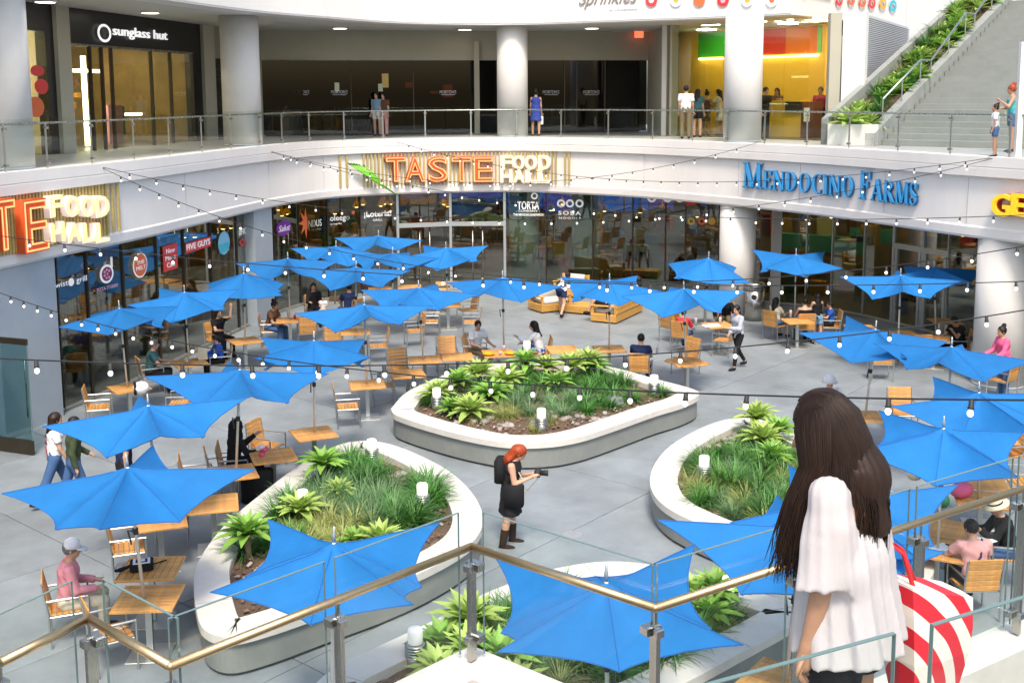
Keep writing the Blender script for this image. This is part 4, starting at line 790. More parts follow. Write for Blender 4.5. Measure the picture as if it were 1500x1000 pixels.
def glyph(c,h,depth,sx=1):
    wd,parts=GL[c]; b=MB(); D=depth
    def quad(p,q,w_):
        p,q=Vector(p),Vector(q); n=(q-p).normalized(); n=Vector((-n.y*sx,n.x)).normalized(); n=Vector((-(q-p).y,(q-p).x)).normalized()*w_/2
        P=[p-n,q-n,q+n,p+n]; b.add([(x.x*h*sx,x.y*h,0) for x in P]+[(x.x*h*sx,x.y*h,D) for x in P],[(0,3,2,1),(4,5,6,7),(0,1,5,4),(1,2,6,5),(2,3,7,6),(3,0,4,7)])
    for s in parts:
        if s[0]=='s': quad(*s[1:])
        elif s[0]=='h': quad((s[1]-s[3]/2,s[2]+.02),(s[1]+s[3]/2,s[2]+.02),.05)
        else:
            _,cx,cy,rx,ry,a0,a1,w0,w1=s; N=12; In=[];Ou=[]
            for i in range(N+1):
                a=R_(a0+(a1-a0)*i/N); f=abs(math.cos(a)); w_=w0+(w1-w0)*f; Ou.append((cx+(rx+w_*.25)*math.cos(a),cy+(ry+.03)*math.sin(a))); In.append((cx+(rx-w_*.75)*math.cos(a),cy+(ry-.03)*math.sin(a)))
            V=[(x*h*sx,y*h,z) for z in(0,D) for L in(In,Ou) for x,y in L]; n=N+1; Fs=[]
            for i in range(N): Fs+=[(i,n+i,n+i+1,i+1),(2*n+i,2*n+i+1,3*n+i+1,3*n+i),(i,i+1,2*n+i+1,2*n+i),(n+i,3*n+i,3*n+i+1,n+i+1)]
            b.add(V,Fs)
    return b,wd
MF=thing('sandwich_shop_sign','raised blue serif MENDOCINO FARMS lettering on the white fascia','sign')
txt='MENDOCINO FARMS'; a,_=hit(FC,1090,262); ws=[(GL[c][0]*(1.28 if i in(0,10) else 1) if c!=' ' else .32) for i,c in enumerate(txt)]; tot=sum(ws); x=0
for i,(c,wd) in enumerate(zip(txt,ws)):
    px=1091+(1348-1091)*((x+wd*.03)/tot)**.97
    if c!=' ':
        base=279+(305-279)*(x/tot); p,t=hit(FC,px,base); e,_=hit(FC,1091+(1348-1091)*((x+wd)/tot)**.97,base); hM=.56*(1.34 if i in(0,10) else 1); nn=Vector((t.y,-t.x,0)); k=Vector((e.x-p.x,e.y-p.y,0)); 
        b,gw=glyph(c,hM,.02,sx=.93*k.length/(GL[c][0]*hM)); o=b.build('letter','letter_blue',MF); p=p.copy(); p.z=4.18; o.matrix_world=face_matrix(p+nn*.10,k)
        b2,_=glyph(c,hM,.07,sx=.93*k.length/(GL[c][0]*hM)); o2=b2.build('letter_back','letter_blue_shade',o); o2.matrix_world=face_matrix(p+nn*.03,k)@Matrix.Translation((.012,-.012,0))  # darker rear copy puts shade into the colour of the letter sides
    x+=wd
GS=thing('gelato_sign','yellow GE letters with red sides cut by the right picture edge','sign')
for dl_,mt,lift,bo in((.10,'letter_red',.05,.035),(.05,'letter_yellow',.16,.02)): letters('GET',FC,[1474,1503,1532],28,300,33,GS,'letter' if mt!='letter_red' else 'letter_side',mt,None,dl_,lift,bold=bo)
# ---------------------------------------------------------------- lettering on the glass
GD=offset(GLASSC,-.03)
def disc(px,py,rx,mt,C,ring=None,name='window_sign',label=None,cat='sign',ry=None,lift=.02,parent=None,cut=None):
    p,t=hit(C,px,py); a=(hit(C,px+rx,py)[0]-hit(C,px-rx,py)[0]).xy.length/2; r=(ry or rx)*p.y/F; b=MB(); N=28
    V=[(0,0,0)]+[(a*math.cos(2*math.pi*k/N),r*math.sin(2*math.pi*k/N),0) for k in range(N)]; V+=[(x,y,.006) for x,y,z in V]
    if ring: V2=[(x*ring,y*ring,.006) for x,y,z in V[1:N+1]]
    b.add(V,[(0,1+(k+1)%N,1+k) for k in range(N)]+[(N+1,N+2+k,N+2+(k+1)%N) for k in range(N)]+[(1+k,1+(k+1)%N,N+2+(k+1)%N,N+2+k) for k in range(N)])
    if ring:
        b=MB(); b.add([v for v in V[1:N+1]]+[(x*ring,y*ring,0) for x,y,z in V[1:N+1]]+[(x,y,.006) for x,y,z in V[1:N+1]]+V2,[(2*N+k,2*N+(k+1)%N,3*N+(k+1)%N,3*N+k) for k in range(N)]+[(k,(k+1)%N,2*N+(k+1)%N,2*N+k) for k in range(N)])
    nn=Vector((t.y,-t.x,0)); o=b.build(name,mt,parent,label=label,cat=cat if label else None); o.matrix_world=face_matrix(p+nn*lift,t); return o
def plate(px0,px1,y0,y1,C,mt,label=None,name='window_sign',parent=None,lift=.015,cat='sign',th=.008):
    yc=(y0+y1)/2; a,_=hit(C,px0,yc); c,_=hit(C,px1,yc); m=(a+c)/2; t=Vector((c.x-a.x,c.y-a.y,0)); hM=(y1-y0)*m.y/F; b=MB(); b.box((0,0,0),(t.length,hM,th)); o=b.build(name,mt,parent,label=label,cat=cat if label else None); nn=Vector((t.y,-t.x,0)).normalized(); o.matrix_world=face_matrix(m+nn*lift,t); return o
def kid(o,p): mw=o.matrix_world.copy(); o.parent=p; o.matrix_parent_inverse=p.matrix_world.inverted() if False else Matrix.Identity(4); o.matrix_world=mw; return o
def fx(*a,**k):
    p=k.pop('par',None); o=fit_text(*a,**k)
    if p:
        bpy.context.view_layer.update(); o.parent=p; o.matrix_parent_inverse=p.matrix_world.inverted()
    return o
fx('twist    grill',GD,76,127,414,11,'sign_white',label='white twist grill lettering at the left end of the glass'); o=disc(103,413,4.2,'sign_white',GD,label='small white disc between the twist and grill words',ry=6)
o=disc(155,401,10,'sign_white',GD,label='round white pizza studio emblem with red pizza and handle',ry=14); disc(155,401,7.4,'sign_maroon',GD,ry=10.5,lift=.03,name='pizza_disc',parent=None,label='dark red pizza disc inside the white emblem'); 
for k in range(7): a_=k*.9; disc(155+4.4*math.cos(a_)*(k>0),401+6*math.sin(a_)*(k>0),1.4,'sign_pink',GD,ry=1.9,lift=.04,name='pizza_topping',label='pale dot on the red pizza emblem, '+['at its centre','at its right','at its upper right','at its upper left','at its left','at its lower left','at its lower right'][k])
plate(161,164,376,392,GD,'sign_white',label='white handle stroke above the round pizza emblem'); fx('PIZZA STUDIO',GD,141,172,421,5,'sign_pink',label='small pink PIZZA STUDIO lettering under the pizza emblem')
disc(204,388,10.5,'sign_white',GD,ry=19,label='round white rimmed orange THE MELT sign'); disc(204,388,9.2,'sign_orange',GD,ry=16.5,lift=.03,label='orange field of the round THE MELT sign'); fx('THE\nMELT',GD,197,211,388,14,'sign_white',lift=.045,label='white THE MELT words on the orange disc')
plate(238,259,358,396,GD,'sign_red',label='red square New Moon Cafe sign on the left glass'); fx('New\nMoon\nCafe',GD,241,256,377,28,'sign_white',lift=.03,label='white New Moon Cafe words on the red square')
plate(271,308,351,366,GD,'sign_red',label='red burger shop plate with white lettering on the left glass'); fx('FIVE GUYS',GD,272,307,358,9,'sign_white',lift=.03,offset_=.02,label='white FIVE GUYS words on the red plate')
disc(327,356,8.5,'sign_ltblue',GD,ry=17,label='pale blue disc sign left of the second pier'); plate(320,334,356,369,GD,'sign_cyan',lift=.03,label='deeper blue wave band on the pale blue disc')
fx('#FIGat7th',GD,349,372,338,10,'sign_white',label='white hashtag lettering beside the second pier')
for x,c,l in((354,'sign_red','left red ring below the hashtag lettering'),(362,'sign_red','middle red ring below the hashtag lettering'),(370,'sign_cyan','blue ring below the hashtag lettering')): disc(x,355,3.4,c,GD,.55,ry=5.5,label=l)
disc(415,334,11,'sign_purple',GD,ry=11,label='round purple sign right of the second pier'); fx('Salut',GD,407,424,334,9,'sign_white',shear=.3,lift=.03,label='white script on the purple disc')
b=MB(); V=[(0,0,.01)]+[((.55 if k%2==0 else .22)*math.cos(k*math.pi/8),(.55 if k%2==0 else .22)*math.sin(k*math.pi/8),.01) for k in range(16)]; b.add(V,[(0,1+k,1+(k+1)%16) for k in range(16)]); p,t=hit(GD,447,326); o=b.build('window_sign','sign_orange',None,label='spiky orange flower emblem behind the INDUS lettering',cat='sign'); o.matrix_world=face_matrix(p+Vector((t.y,-t.x,0))*.02,t,.7)
fx('iNDUS',GD,449,470,327,10,'sign_white',lift=.04,label='white INDUS lettering on the orange flower'); fx('by saffron',GD,456,470,336,3,'sign_white',label='tiny white line under the INDUS lettering')
fx('oleego',GD,483,512,320,11,'sign_white',offset_=.01,label='white oleego lettering on the dark glass'); fx('by kogi bbq',GD,484,500,328,3,'sign_white',label='tiny white line under the oleego lettering'); disc(517,311,2.5,'sign_orange',GD,label='tiny orange dot above the oleego lettering')
fx('¡Loteria!',GD,533,573,314,11,'sign_white',offset_=.02,label='white Loteria lettering left of the entrance doors'); fx('GRILL',GD,546,560,322,3,'sign_white',label='tiny white line under the Loteria lettering')
fx('TORTA',GD,758,790,301,12,'sign_white',offset_=.02,label='white TORTA lettering right of the entrance doors'); fx('- COMPANY -',GD,756,791,309,3,'sign_white',label='tiny white COMPANY line under TORTA'); fx('THE MEXICAN SANDWICH',GD,752,796,314.5,3.4,'sign_white',offset_=.02,label='tiny white line under the TORTA sign'); disc(783,287,5,'sign_white',GD,.55,label='small white crown like ring above TORTA')
for k,x in enumerate((822,835,849)): disc(x,298,6,'sign_white',GD,.55,label=['left','middle','right'][k]+' white ring above the SOBA letters')
fx('SOBA',GD,818,851,312,6,'sign_white',spacing=1.3,offset_=.02,label='white SOBA letters under three rings'); fx('NOODLE',GD,819,851,319.5,3,'sign_white',spacing=1.4,label='tiny white line under the SOBA letters')
for k,x in enumerate((955,978,996)): disc(x,290,6.5,'sign_white',GD,.5,label=['left','middle','right'][k]+' white round letter half hidden by the fascia at the right glass')
plate(1005,1018,291,301,GD,'sign_red',label='small red square sign at the top of the right glass')
for k,x in enumerate((1013,1028,1043)): disc(x,324,5.5,'sign_gold' if k!=1 else 'sign_orange',GD,.45 if k!=2 else None,label=['left gold ring','orange ring','right gold disc'][k]+' on the glass beside the white column')
# upper shop lettering
WD=[p for p in W]
o=disc(149,49,10,'letter_white',WD,.72,ry=13,lift=.08,label='round white emblem on the black shop front'); fx('sunglass hut',WD,165,244,51,17,'letter_white',lift=.06,extrude=.02,label='white sunglass hut lettering on the black shop front')
for k,(x,) in enumerate(((441,),(497,),(656,),(807,),(866,))): fx("MORTON'S",WD,x-12,x+12,135,5,'louvre',lift=.03,label="white MORTON'S lettering on "+['the first dark pane','the second dark pane','the dark pane left of the beige post','the dark pane behind the blue dress','the dark glass door'][k]); plate(x-10,x+10,138.8,139.4,WD,'louvre',lift=.03,label='thin white line under the lettering on '+['the first dark pane','the second dark pane','the dark pane left of the beige post','the dark pane behind the blue dress','the dark glass door'][k])
b=MB(); b.rbox((0,0,0),(.34,.05,.3),.01); p=G(936,50,8.9) if False else AT(936,50,44.3); b.build('exit_sign','exit_red',None,loc=tuple(p),label='small red lit exit sign hanging at the walkway ceiling',cat='sign'); o=bpy.data.objects['exit_sign']; b=MB(); b.tube([(0,0,.15),(0,0,ZC-p.z)],.012,5); b.build('rod','steel',o)
for x,y,r,ry,mt,l in((52,104,10,8,'sign_red','red lips shaped poster high'),(58,127,10,11,'sign_red','red heart poster in the middle of'),(50,157,12,15,'sign_orange','big dark red disc poster low in')): disc(x,y,r,mt,WD,ry=ry,lift=.05,label=l+' the left shop window')
UC=UPC
fx('Sprinkles',UC,848,934,0,24,'script_grey',shear=.45,lift=.04,extrude=.01,label='thin grey Sprinkles script cut by the top picture edge'); fx('cupcakes',UC,893,934,14.5,4,'louvre',lift=.03,label='tiny pale line under the script')
for k,(x,c) in enumerate(zip((955,991,1025,1060,1096,1132),('sign_red','sign_white','sign_orange','red_paint','sign_white','sign_white'))): disc(x,1,8.5,c,UC,.45,lift=.07,ry=9,name='wall_ring',label='ring %s on the curved white fascia'%['in red at the left','in white, second','in orange, third','in red, fourth','in white, fifth','in white at the right'][k],cat='ornament'); disc(x,1,4.5,['sign_white','sign_gold','sign_orange','sign_pink','sign_gold','sign_orange'][k],UC,lift=.05,name='wall_disc',label='centre disc of the ring %s'%['in red at the left','in white, second','in orange, third','in red, fourth','in white, fifth','in white at the right'][k],cat='ornament')
for k,(x,y,c) in enumerate(((1227,1,'sign_red'),(1245,0,'sign_orange'),(1261,3,'sign_orange'),(1275,5,'sign_red'),(1291,6,'sign_gold'),(1306,9,'sign_cyan'))): disc(x,y,5,c,RW,.5,ry=8,lift=.06,name='wall_ring',label='%s ring of the row on the flat white wall'%['first red','second orange','third orange','fourth red','fifth yellow','last green blue'][k],cat='ornament')
fx('Sprinkles',RW,1172,1218,-6,14,'script_grey',shear=.45,lift=.04,extrude=.01,label='thin grey script on the flat white wall at the top edge')
# ---------------------------------------------------------------- string lights
b=MB(); b.lathe([(.018,0),(.02,-.05),(.024,-.055),(.024,-.065)],8); skm=b.mesh('socket','rubber',True); b=MB(); b.ell((0,0,-.095),(.023,.023,.027),9); blm=b.mesh('bulb','bulb',True)
def string(P0,P1,mx,my,label,sp=.6):
    P0,P1=Vector(P0),Vector(P1); d=ray(mx,my); e=P1-P0; den=d.x*e.y-d.y*e.x; s=(P0.x*e.y-P0.y*e.x)/den; pm=d*s+Vector((0,0,H)); t=((pm-P0).xy.dot(e.xy))/e.xy.length_squared
    A_=np.array([[t*t,t],[1,1]]); a,bq=np.linalg.solve(A_,[pm.z-P0.z,P1.z-P0.z]); N=60
    f=lambda u: Vector((P0.x+e.x*u,P0.y+e.y*u,P0.z+a*u*u+bq*u)); o=thing('string_light',label,'string lights',(0,0,0),0,'festoon cables across the plaza'); b=MB(); b.tube([f(i/N) for i in range(N+1)],.0075,5); b.build('cable','rubber',o)
    n=int(e.length/sp)
    for i in range(1,n):
        q=f(i/n); s_=put('socket',skm,o,q); r=rnd.uniform(-.06,.06); s_.rotation_euler=(r,rnd.uniform(-.08,.08),0); put('bulb',blm,s_)
FH=lambda x,y: hit(offset(CURVE,-.1),x,y)[0]
string(FH(150,245),FH(1455,232),775,322,'festoon cable spanning left to right just below the fascia edge'); string(FH(150,246),AT(1560,350,15.5),853,412,'festoon cable dropping from the left fascia across the back umbrellas'); string(AT(-70,400,22),AT(1560,586,7.0),678,556,'festoon cable running from far left to near right over the centre planter'); string(AT(-60,522,9.4),AT(1580,440,12.5),718,531,'nearest festoon cable with large bulbs at the left')
string(AT(-60,337,17.5),AT(1560,410,14.5),735,410,'festoon cable crossing the sofas and middle umbrellas'); string(FH(581,208),FH(1454,231),970,266,'festoon cable over the blue serif lettering'); string(FH(397,222),FH(1110,209),740,268,'short festoon cable over the orange sign letters'); string(FH(397,223),AT(1560,312,20),1018,317,'festoon cable hanging low across the right shop glass')
# ---------------------------------------------------------------- teak sofas
def sofa(loc,rz,wd,dp,label,arms=1,back=1,cushion=1,bh=.72):
    t=thing('teak_sofa' if wd>1.2 else('teak_lounge_chair' if back else 'teak_ottoman'),label,'sofa' if back else 'ottoman',loc,R_(rz),'teak lounge seats by the glass')
    b=MB(); b.rbox((0,0,.16),(wd,dp,.24),.015); b.build('base','teak_sofa',t)
    if back:
        b=MB(); b.rbox((0,0,0),(wd-.04,.03,.125),.006); me=b.mesh('back_slat','teak_sofa')
        for k in range(3): put('back_slat',me,t,(0,-dp/2-.0,.36+k*.14))
        b=MB()
        for x in([-wd/2+.03,wd/2-.03]+([0] if wd>1.5 else[])): b.rbox((x,-dp/2+.045,.43),(.07,.05,.58),.008)
        b.build('back_post','teak_sofa',t); 
        for s in(-1,1):
            b=MB(); b.rbox((s*(wd/2-.05),0,.53),(.13,dp,.035),.01); b.rbox((s*(wd/2-.05),dp/2-.05,.39),(.07,.06,.26),.008); b.build('armrest','teak_sofa',t)
    if cushion:
        n=2 if wd>1.5 else 1
        for k in range(n): b=MB(); b.rbox((((k+.5)/n-.5)*(wd-.25),.03,.345),((wd-.26)/n,dp-.12,.13),.04); b.build('seat_cushion','cushion',t,True)
        if back:
            for k in range(n): b=MB(); b.rbox((((k+.5)/n-.5)*(wd-.25),-dp/2+.15,.56),((wd-.28)/n,.14,.36),.05); b.build('back_cushion','cushion',t,True)
    return t
c=G(905,466,.0); sofa((c.x-.0,c.y+.2,0),62,2.2,.85,'long teak sofa with slatted back seen from behind at the right'); c=G(850,458,0); sofa((c.x,c.y+.1,0),62,.75,1.15,'low teak ottoman between the two sofas',back=0,cushion=0)
c=G(806,456,0); sofa((c.x,c.y+.25,0),-150,1.15,.85,'teak lounge armchair with grey cushions at the left'); c=G(838,436,0); sofa((c.x,c.y+.4,0),150,1.05,.8,'teak lounge chair at the back, half hidden by the blue umbrella')
# ---------------------------------------------------------------- litter bins
def bin_(px,py,label,steel=1,h=1.05,r=.32):
    c=G(px,py,0); t=thing('litter_bin',label,'bin',(c.x,c.y,0),rnd.uniform(0,1),'round litter bins'); b=MB(); b.lathe([(r,.02),(r,h-.1)],30); b.build('body','steel' if steel else 'alu',t,True); b=MB(); b.lathe([(r-.02,0),(r-.02,.02)],24); b.build('foot','plastic_black',t)
    b=MB(); b.lathe([(r+.015,h-.1),(r+.015,h-.03),(r-.05,h+.02),(r-.12,h+.0),(r-.14,h-.1)] if not steel else [(r+.01,h-.1),(r+.01,h+.10),(r-.06,h+.15),(r-.2,h+.16),(0,h+.165)],28); b.build('lid','plastic_black' if not steel else 'steel',t,True)
    if steel: b=MB(); q=math.atan2(-c.y,-c.x); b.lathe([(.0,0),(.085,0),(.085,.02),(.0,.02)],16,rotz(q)@Matrix.Translation((r-.012,0,h-.28))@Matrix.Rotation(math.pi/2,4,'Y')); o=b.build('opening','plastic_black',t); t.rotation_euler=(0,0,0)
bin_(1104,468,'tall stainless steel bin right of the white lower column'); bin_(1066,462,'stainless bin half hidden behind the umbrella by the lower column'); bin_(1442,550,'wide bin with black rim left of the woman in pink',0,.98,.36); bin_(1478,552,'wide bin with black rim right of the woman in pink',0,.98,.36)
b=MB(); 
# ---------------------------------------------------------------- things on tables and chairs
def item(name,label,cat,px,py,z,mb,mats,rz=0,smooth=False): q=G(px,py,z); return mb.build(name,mats,None,smooth,loc=(q.x,q.y,z),rz=rz,label=label,cat=cat)
TZ=.752
b=MB(); b.rbox((0,0,.06),(.30,.24,.12),.03); b.cur=1; b.rbox((0,-.02,.121),(.22,.18,.01),.004); b.cur=2; b.rbox((0,-.02,.127),(.15,.12,.008),.003); b.cur=1; b.rbox((0,-.02,.132),(.09,.07,.006),.002); b.cur=0; b.tube([(-.12,0,.08),(-.25,-.08,.05),(-.33,-.03,.03),(-.22,.05,.03)],.02,6); b.tube([(.15,.05,.03),(.32,.16,.02)],.01,5); item('shoulder_bag','small black bag with white square emblem lying on the slatted table','bag',208,833,TZ,b,['c_black','c_white','c_navy'],.3)
b=MB(); b.ell((0,0,.14),(.17,.12,.14),10); b.cur=1; b.rbox((-.12,.02,.13),(.05,.2,.26),.02); item('handbag','white handbag with black side lying on the table by the left pier','bag',207,577,TZ,b,['c_white','c_black'],.4,True)
b=MB(); b.rbox((0,0,.15),(.22,.14,.30),.006); item('paper_bag','upright brown paper bag in front of the child','bag',297,526,TZ,b,['c_cream'],.3)
for k,(px,py,l) in enumerate(((716,520,'orange food tray in front of the man in the white tee'),(748,519,'orange food tray in front of the woman in the white blouse'))):
    b=MB(); b.lathe([(.11,0),(.15,.05),(.155,.05),(.11,.012),(0,.012)],14); item('food_basket',l,'food basket',px,py,TZ,b,['c_yellow'],0,True)
def cup(px,py,label,mt='c_white',z=TZ,r=.04,h=.13): b=MB(); b.lathe([(r*.75,0),(r,h),(r*1.06,h+.005),(0,h+.012)],12); b.cur=1; b.tube([(0,0,h),(.02,.01,h+.09)],.005,5); return item('drink_cup',label,'cup',px,py,z,b,[mt,'c_red'],0,True)
cup(738,514,'clear cup with red straw between the couple'); cup(733,520,'small pale cup on the couple\'s table',h=.08); cup(1019,477,'white cup at the left end of the paper covered table',h=.2); cup(1055,474,'white cup beside the papers',h=.17); cup(828,509,'tiny cup by the empty table right of the couple') if 0 else None
cup(963,517,'white cup on the table of the man in navy'); cup(422,464,'white bottle on the long table by the pier',h=.22,r=.03); cup(432,467,'red and white carton on the long table by the pier','c_red',h=.1); cup(1158,465,'white cup of the family of four',h=.2); cup(274,531,'white carton on the paper bag table',h=.06,r=.06)
cup(1410,722,'clear bottle beside the pink bag',h=.2,r=.03)
b=MB(); b.rbox((0,0,.004),(.45,.32,.006),.002); b.rbox((.12,.1,.009),(.3,.22,.004),.001); item('papers','white papers spread over the children\'s table','paper',1042,477,TZ,b,['paper'],.2)
b=MB(); b.rbox((0,0,.008),(.24,.31,.012),.003); b.cur=1; b.rbox((0,.13,.02),(.09,.03,.015),.003); b.rbox((.02,-.22,.01),(.06,.12,.02),.006); item('clipboard','white clipboard by the hand of the man in salmon','clipboard',1381,803,TZ,b,['paper','c_black'],-1.0)
b=MB(); b.rbox((0,0,.008),(.22,.3,.01),.003); item('booklet','white booklet held near the straw hat man','paper',1440,790,TZ+.02,b,['paper'],.5)
b=MB(); b.ell((0,0,.14),(.2,.13,.15),10); b.tube([(-.1,0,.26),(0,0,.36),(.1,0,.26)],.012,5); item('backpack','teal bag standing on the table below the right umbrella','bag',1370,706,TZ,b,['c_teal'],.2,True)
b=MB(); b.ell((0,0,.12),(.22,.14,.13),10); b.tube([(-.12,.02,.2),(0,.04,.36),(.12,.02,.2)],.014,5); item('backpack','hot pink bag lying on the table at the right','bag',1408,728,TZ,b,['c_hotpink'],.5,True)
b=MB(); b.ell((0,0,.1),(.12,.1,.12),8); item('bag','small dark green bag left of the pink bag','bag',1380,742,TZ,b,['c_green'],.2,True)
b=MB(); b.ell((0,0,.12),(.15,.1,.13),8); item('bag','pale bundle left of the teal bag','bag',1340,703,TZ,b,['c_cream'],.2,True)
b=MB(); 
for k in range(9): b.cur=k%2; b.ell((rnd.uniform(-.07,.07),rnd.uniform(-.07,.07),.10+rnd.uniform(0,.1)),(.05,.05,.045),7)
b.cur=0; b.lathe([(.05,0),(.05,.08)],10); item('flower_bunch','hot pink and white flowers on the table of the black hooded person','flowers',384,668,TZ,b,['c_hotpink','c_white'],0,True)
b=MB(); b.ell((0,0,.15),(.24,.16,.15),8); b.build('red_bag','c_maroon',None,True,loc=tuple(G(362,705,.0)),label='dark red bag under the table of the black hooded person',cat='bag')
b=MB(); b.rbox((0,0,.3),(.5,.3,.6),.05); q=G(378,735,0); b.build('black_case','c_black',None,True,loc=(q.x,q.y,0),label='black case standing under the table by the left planter',cat='case')
b=MB(); b.ell((0,0,.08),(.14,.1,.08),8); q=G(1190,500,0); b.build('black_bag','c_black',None,True,loc=(q.x,q.y,0),label='black bag on the floor by the family of four',cat='bag')

b=MB(); b.lathe([(.16,0),(.16,.006),(.0,.007)],22); q=G(838,783,0); b.build('drain_cover','alu',None,loc=(q.x,q.y,.001),label='small round metal drain cover on a joint right of the photographer',cat='drain cover')
# ---------------------------------------------------------------- people: smooth implicit bodies
def surfnet(f,o,h):
    s=f<0; nx,ny,nz=f.shape; cs=[(i,j,k) for i in(0,1) for j in(0,1) for k in(0,1)]
    sh=(nx-1,ny-1,nz-1); cnt=np.zeros(sh); acc=np.zeros(sh+(3,))
    sub=lambda a,c: a[c[0]:c[0]+sh[0],c[1]:c[1]+sh[1],c[2]:c[2]+sh[2]]
    for c in cs:
        for ax in range(3):
            if c[ax]: continue
            d=list(c); d[ax]=1; fa,fb=sub(f,c),sub(f,d); m=(fa<0)!=(fb<0)
            if not m.any(): continue
            t=np.where(m,fa/np.where(m,fa-fb,1),0)
            for q in range(3): acc[...,q]+=np.where(m,c[q]+(t if q==ax else 0),0)
            cnt+=m
    mk=cnt>0; idx=-np.ones(sh,int); idx[mk]=np.arange(mk.sum()); I=np.argwhere(mk)
    V=(I+acc[mk]/cnt[mk][:,None])*h+o; Fs=[]
    for ax in range(3):
        a1,a2=(ax+1)%3,(ax+2)%3; sl0=[slice(None)]*3; sl1=[slice(None)]*3; sl0[ax]=slice(0,-1); sl1[ax]=slice(1,None)
        A_,B_=s[tuple(sl0)],s[tuple(sl1)]; P_=np.argwhere(A_!=B_); P_=P_[(P_[:,a1]>0)&(P_[:,a2]>0)&(P_[:,a1]<f.shape[a1]-1)&(P_[:,a2]<f.shape[a2]-1)]
        if not len(P_): continue
        e1=np.eye(3,dtype=int)[a1]; e2=np.eye(3,dtype=int)[a2]; g=lambda q: idx[q[:,0],q[:,1],q[:,2]]
        q=np.stack([g(P_-e1-e2),g(P_-e2),g(P_),g(P_-e1)],1); fl=~A_[P_[:,0],P_[:,1],P_[:,2]]; q[fl]=q[fl][:,::-1]; Fs.append(q)
    return V,np.concatenate(Fs)
class SDF:
    def __init__(s): s.p=[]
    def cone(s,a,b,r1,r2,flat=0,k=.025,fr=None,sx=1): s.p.append(('c',np.array(a,float),np.array(b,float),r1,r2,flat,k,fr,sx)); return s
    def ell(s,c,r,Rm=None,k=.025,neg=False): s.p.append(('n' if neg else 'e',np.array(c,float),np.array(r,float),Rm if Rm is not None else np.eye(3),0,0,k,None,1)); return s
    def plane(s,n,d): s.p.append(('p',np.array(n,float),d,0,0,0,0,None,1)); return s
    def mesh(s,h,disp=None,name='body',mats=(),par=None,extra=None,smooth=True):
        lo=np.full(3,1e9);hi=-lo
        for p in s.p:
            if p[0]=='c':
                r=max(p[3],p[4])*max(1,p[8])+.03; lo=np.minimum(lo,np.minimum(p[1],p[2])-r); hi=np.maximum(hi,np.maximum(p[1],p[2])+r)
            elif p[0]=='e': r=p[2].max()+.03; lo=np.minimum(lo,p[1]-r); hi=np.maximum(hi,p[1]+r)
        n=np.ceil((hi-lo)/h).astype(int)+1; X=np.stack(np.meshgrid(*[lo[i]+h*np.arange(n[i]) for i in range(3)],indexing='ij'),-1); f=None
        for p in s.p:
            if p[0]=='c':
                _,a,b,r1,r2,flat,k,fr,sx=p; Q=X-a; ba=b-a
                if fr is not None: Q=Q@fr.T; ba=fr@ba; Q=Q.copy(); Q[...,0]/=sx; ba=ba.copy(); ba[0]/=sx
                L=max(np.linalg.norm(ba),1e-6); t=(Q@ba)/L; tt=np.clip(t/L,0,1); d=np.linalg.norm(Q-tt[...,None]*ba,axis=-1)
                if flat:
                    rad=np.linalg.norm(Q-(t/L)[...,None]*ba,axis=-1)-(r1+(r2-r1)*tt)
                    if flat==1: d=np.maximum(rad,np.maximum(-t,t-L))       # both ends cut
                    else: d=np.where(t>L*.5,np.maximum(rad,t-L),d-(r1+(r2-r1)*tt))
                else: d=d-(r1+(r2-r1)*tt)
            elif p[0] in'en': Q=(X-p[1])@p[3].T; d=(np.linalg.norm(Q/p[2],axis=-1)-1)*p[2].min()
            elif p[0]=='p': continue
            if p[0]=='n': f=np.maximum(f,-d); continue
            if f is None: f=d
            else:
                k=p[6]; hh=np.clip(.5+.5*(d-f)/k,0,1) if k>0 else (f<d)*1.; f=f*hh+d*(1-hh)-(k*hh*(1-hh) if k>0 else 0) if k>0 else np.minimum(f,d)
        if disp is not None: f=f+disp(X)
        for p in s.p:
            if p[0]=='p': f=np.maximum(f,X@p[1]-p[2])
        V,Fq=surfnet(f,lo,h); b=MB(); b.v=[tuple(v) for v in V]; b.f=[tuple(int(i) for i in q) for q in Fq]; b.mi=[0]*len(b.f)
        if extra: extra(b)
        return b.build(name,list(mats),par,smooth)
def rx(a): c,s=math.cos(R_(a)),math.sin(R_(a)); return np.array([[1,0,0],[0,c,-s],[0,s,c]])
def ry(a): c,s=math.cos(R_(a)),math.sin(R_(a)); return np.array([[c,0,s],[0,1,0],[-s,0,c]])
def rzm(a): c,s=math.cos(R_(a)),math.sin(R_(a)); return np.array([[c,-s,0],[s,c,0],[0,0,1]])
HC={'black':'hair_black','brown':'hair_brown','red':'hair_red','grey':'hair_grey'}
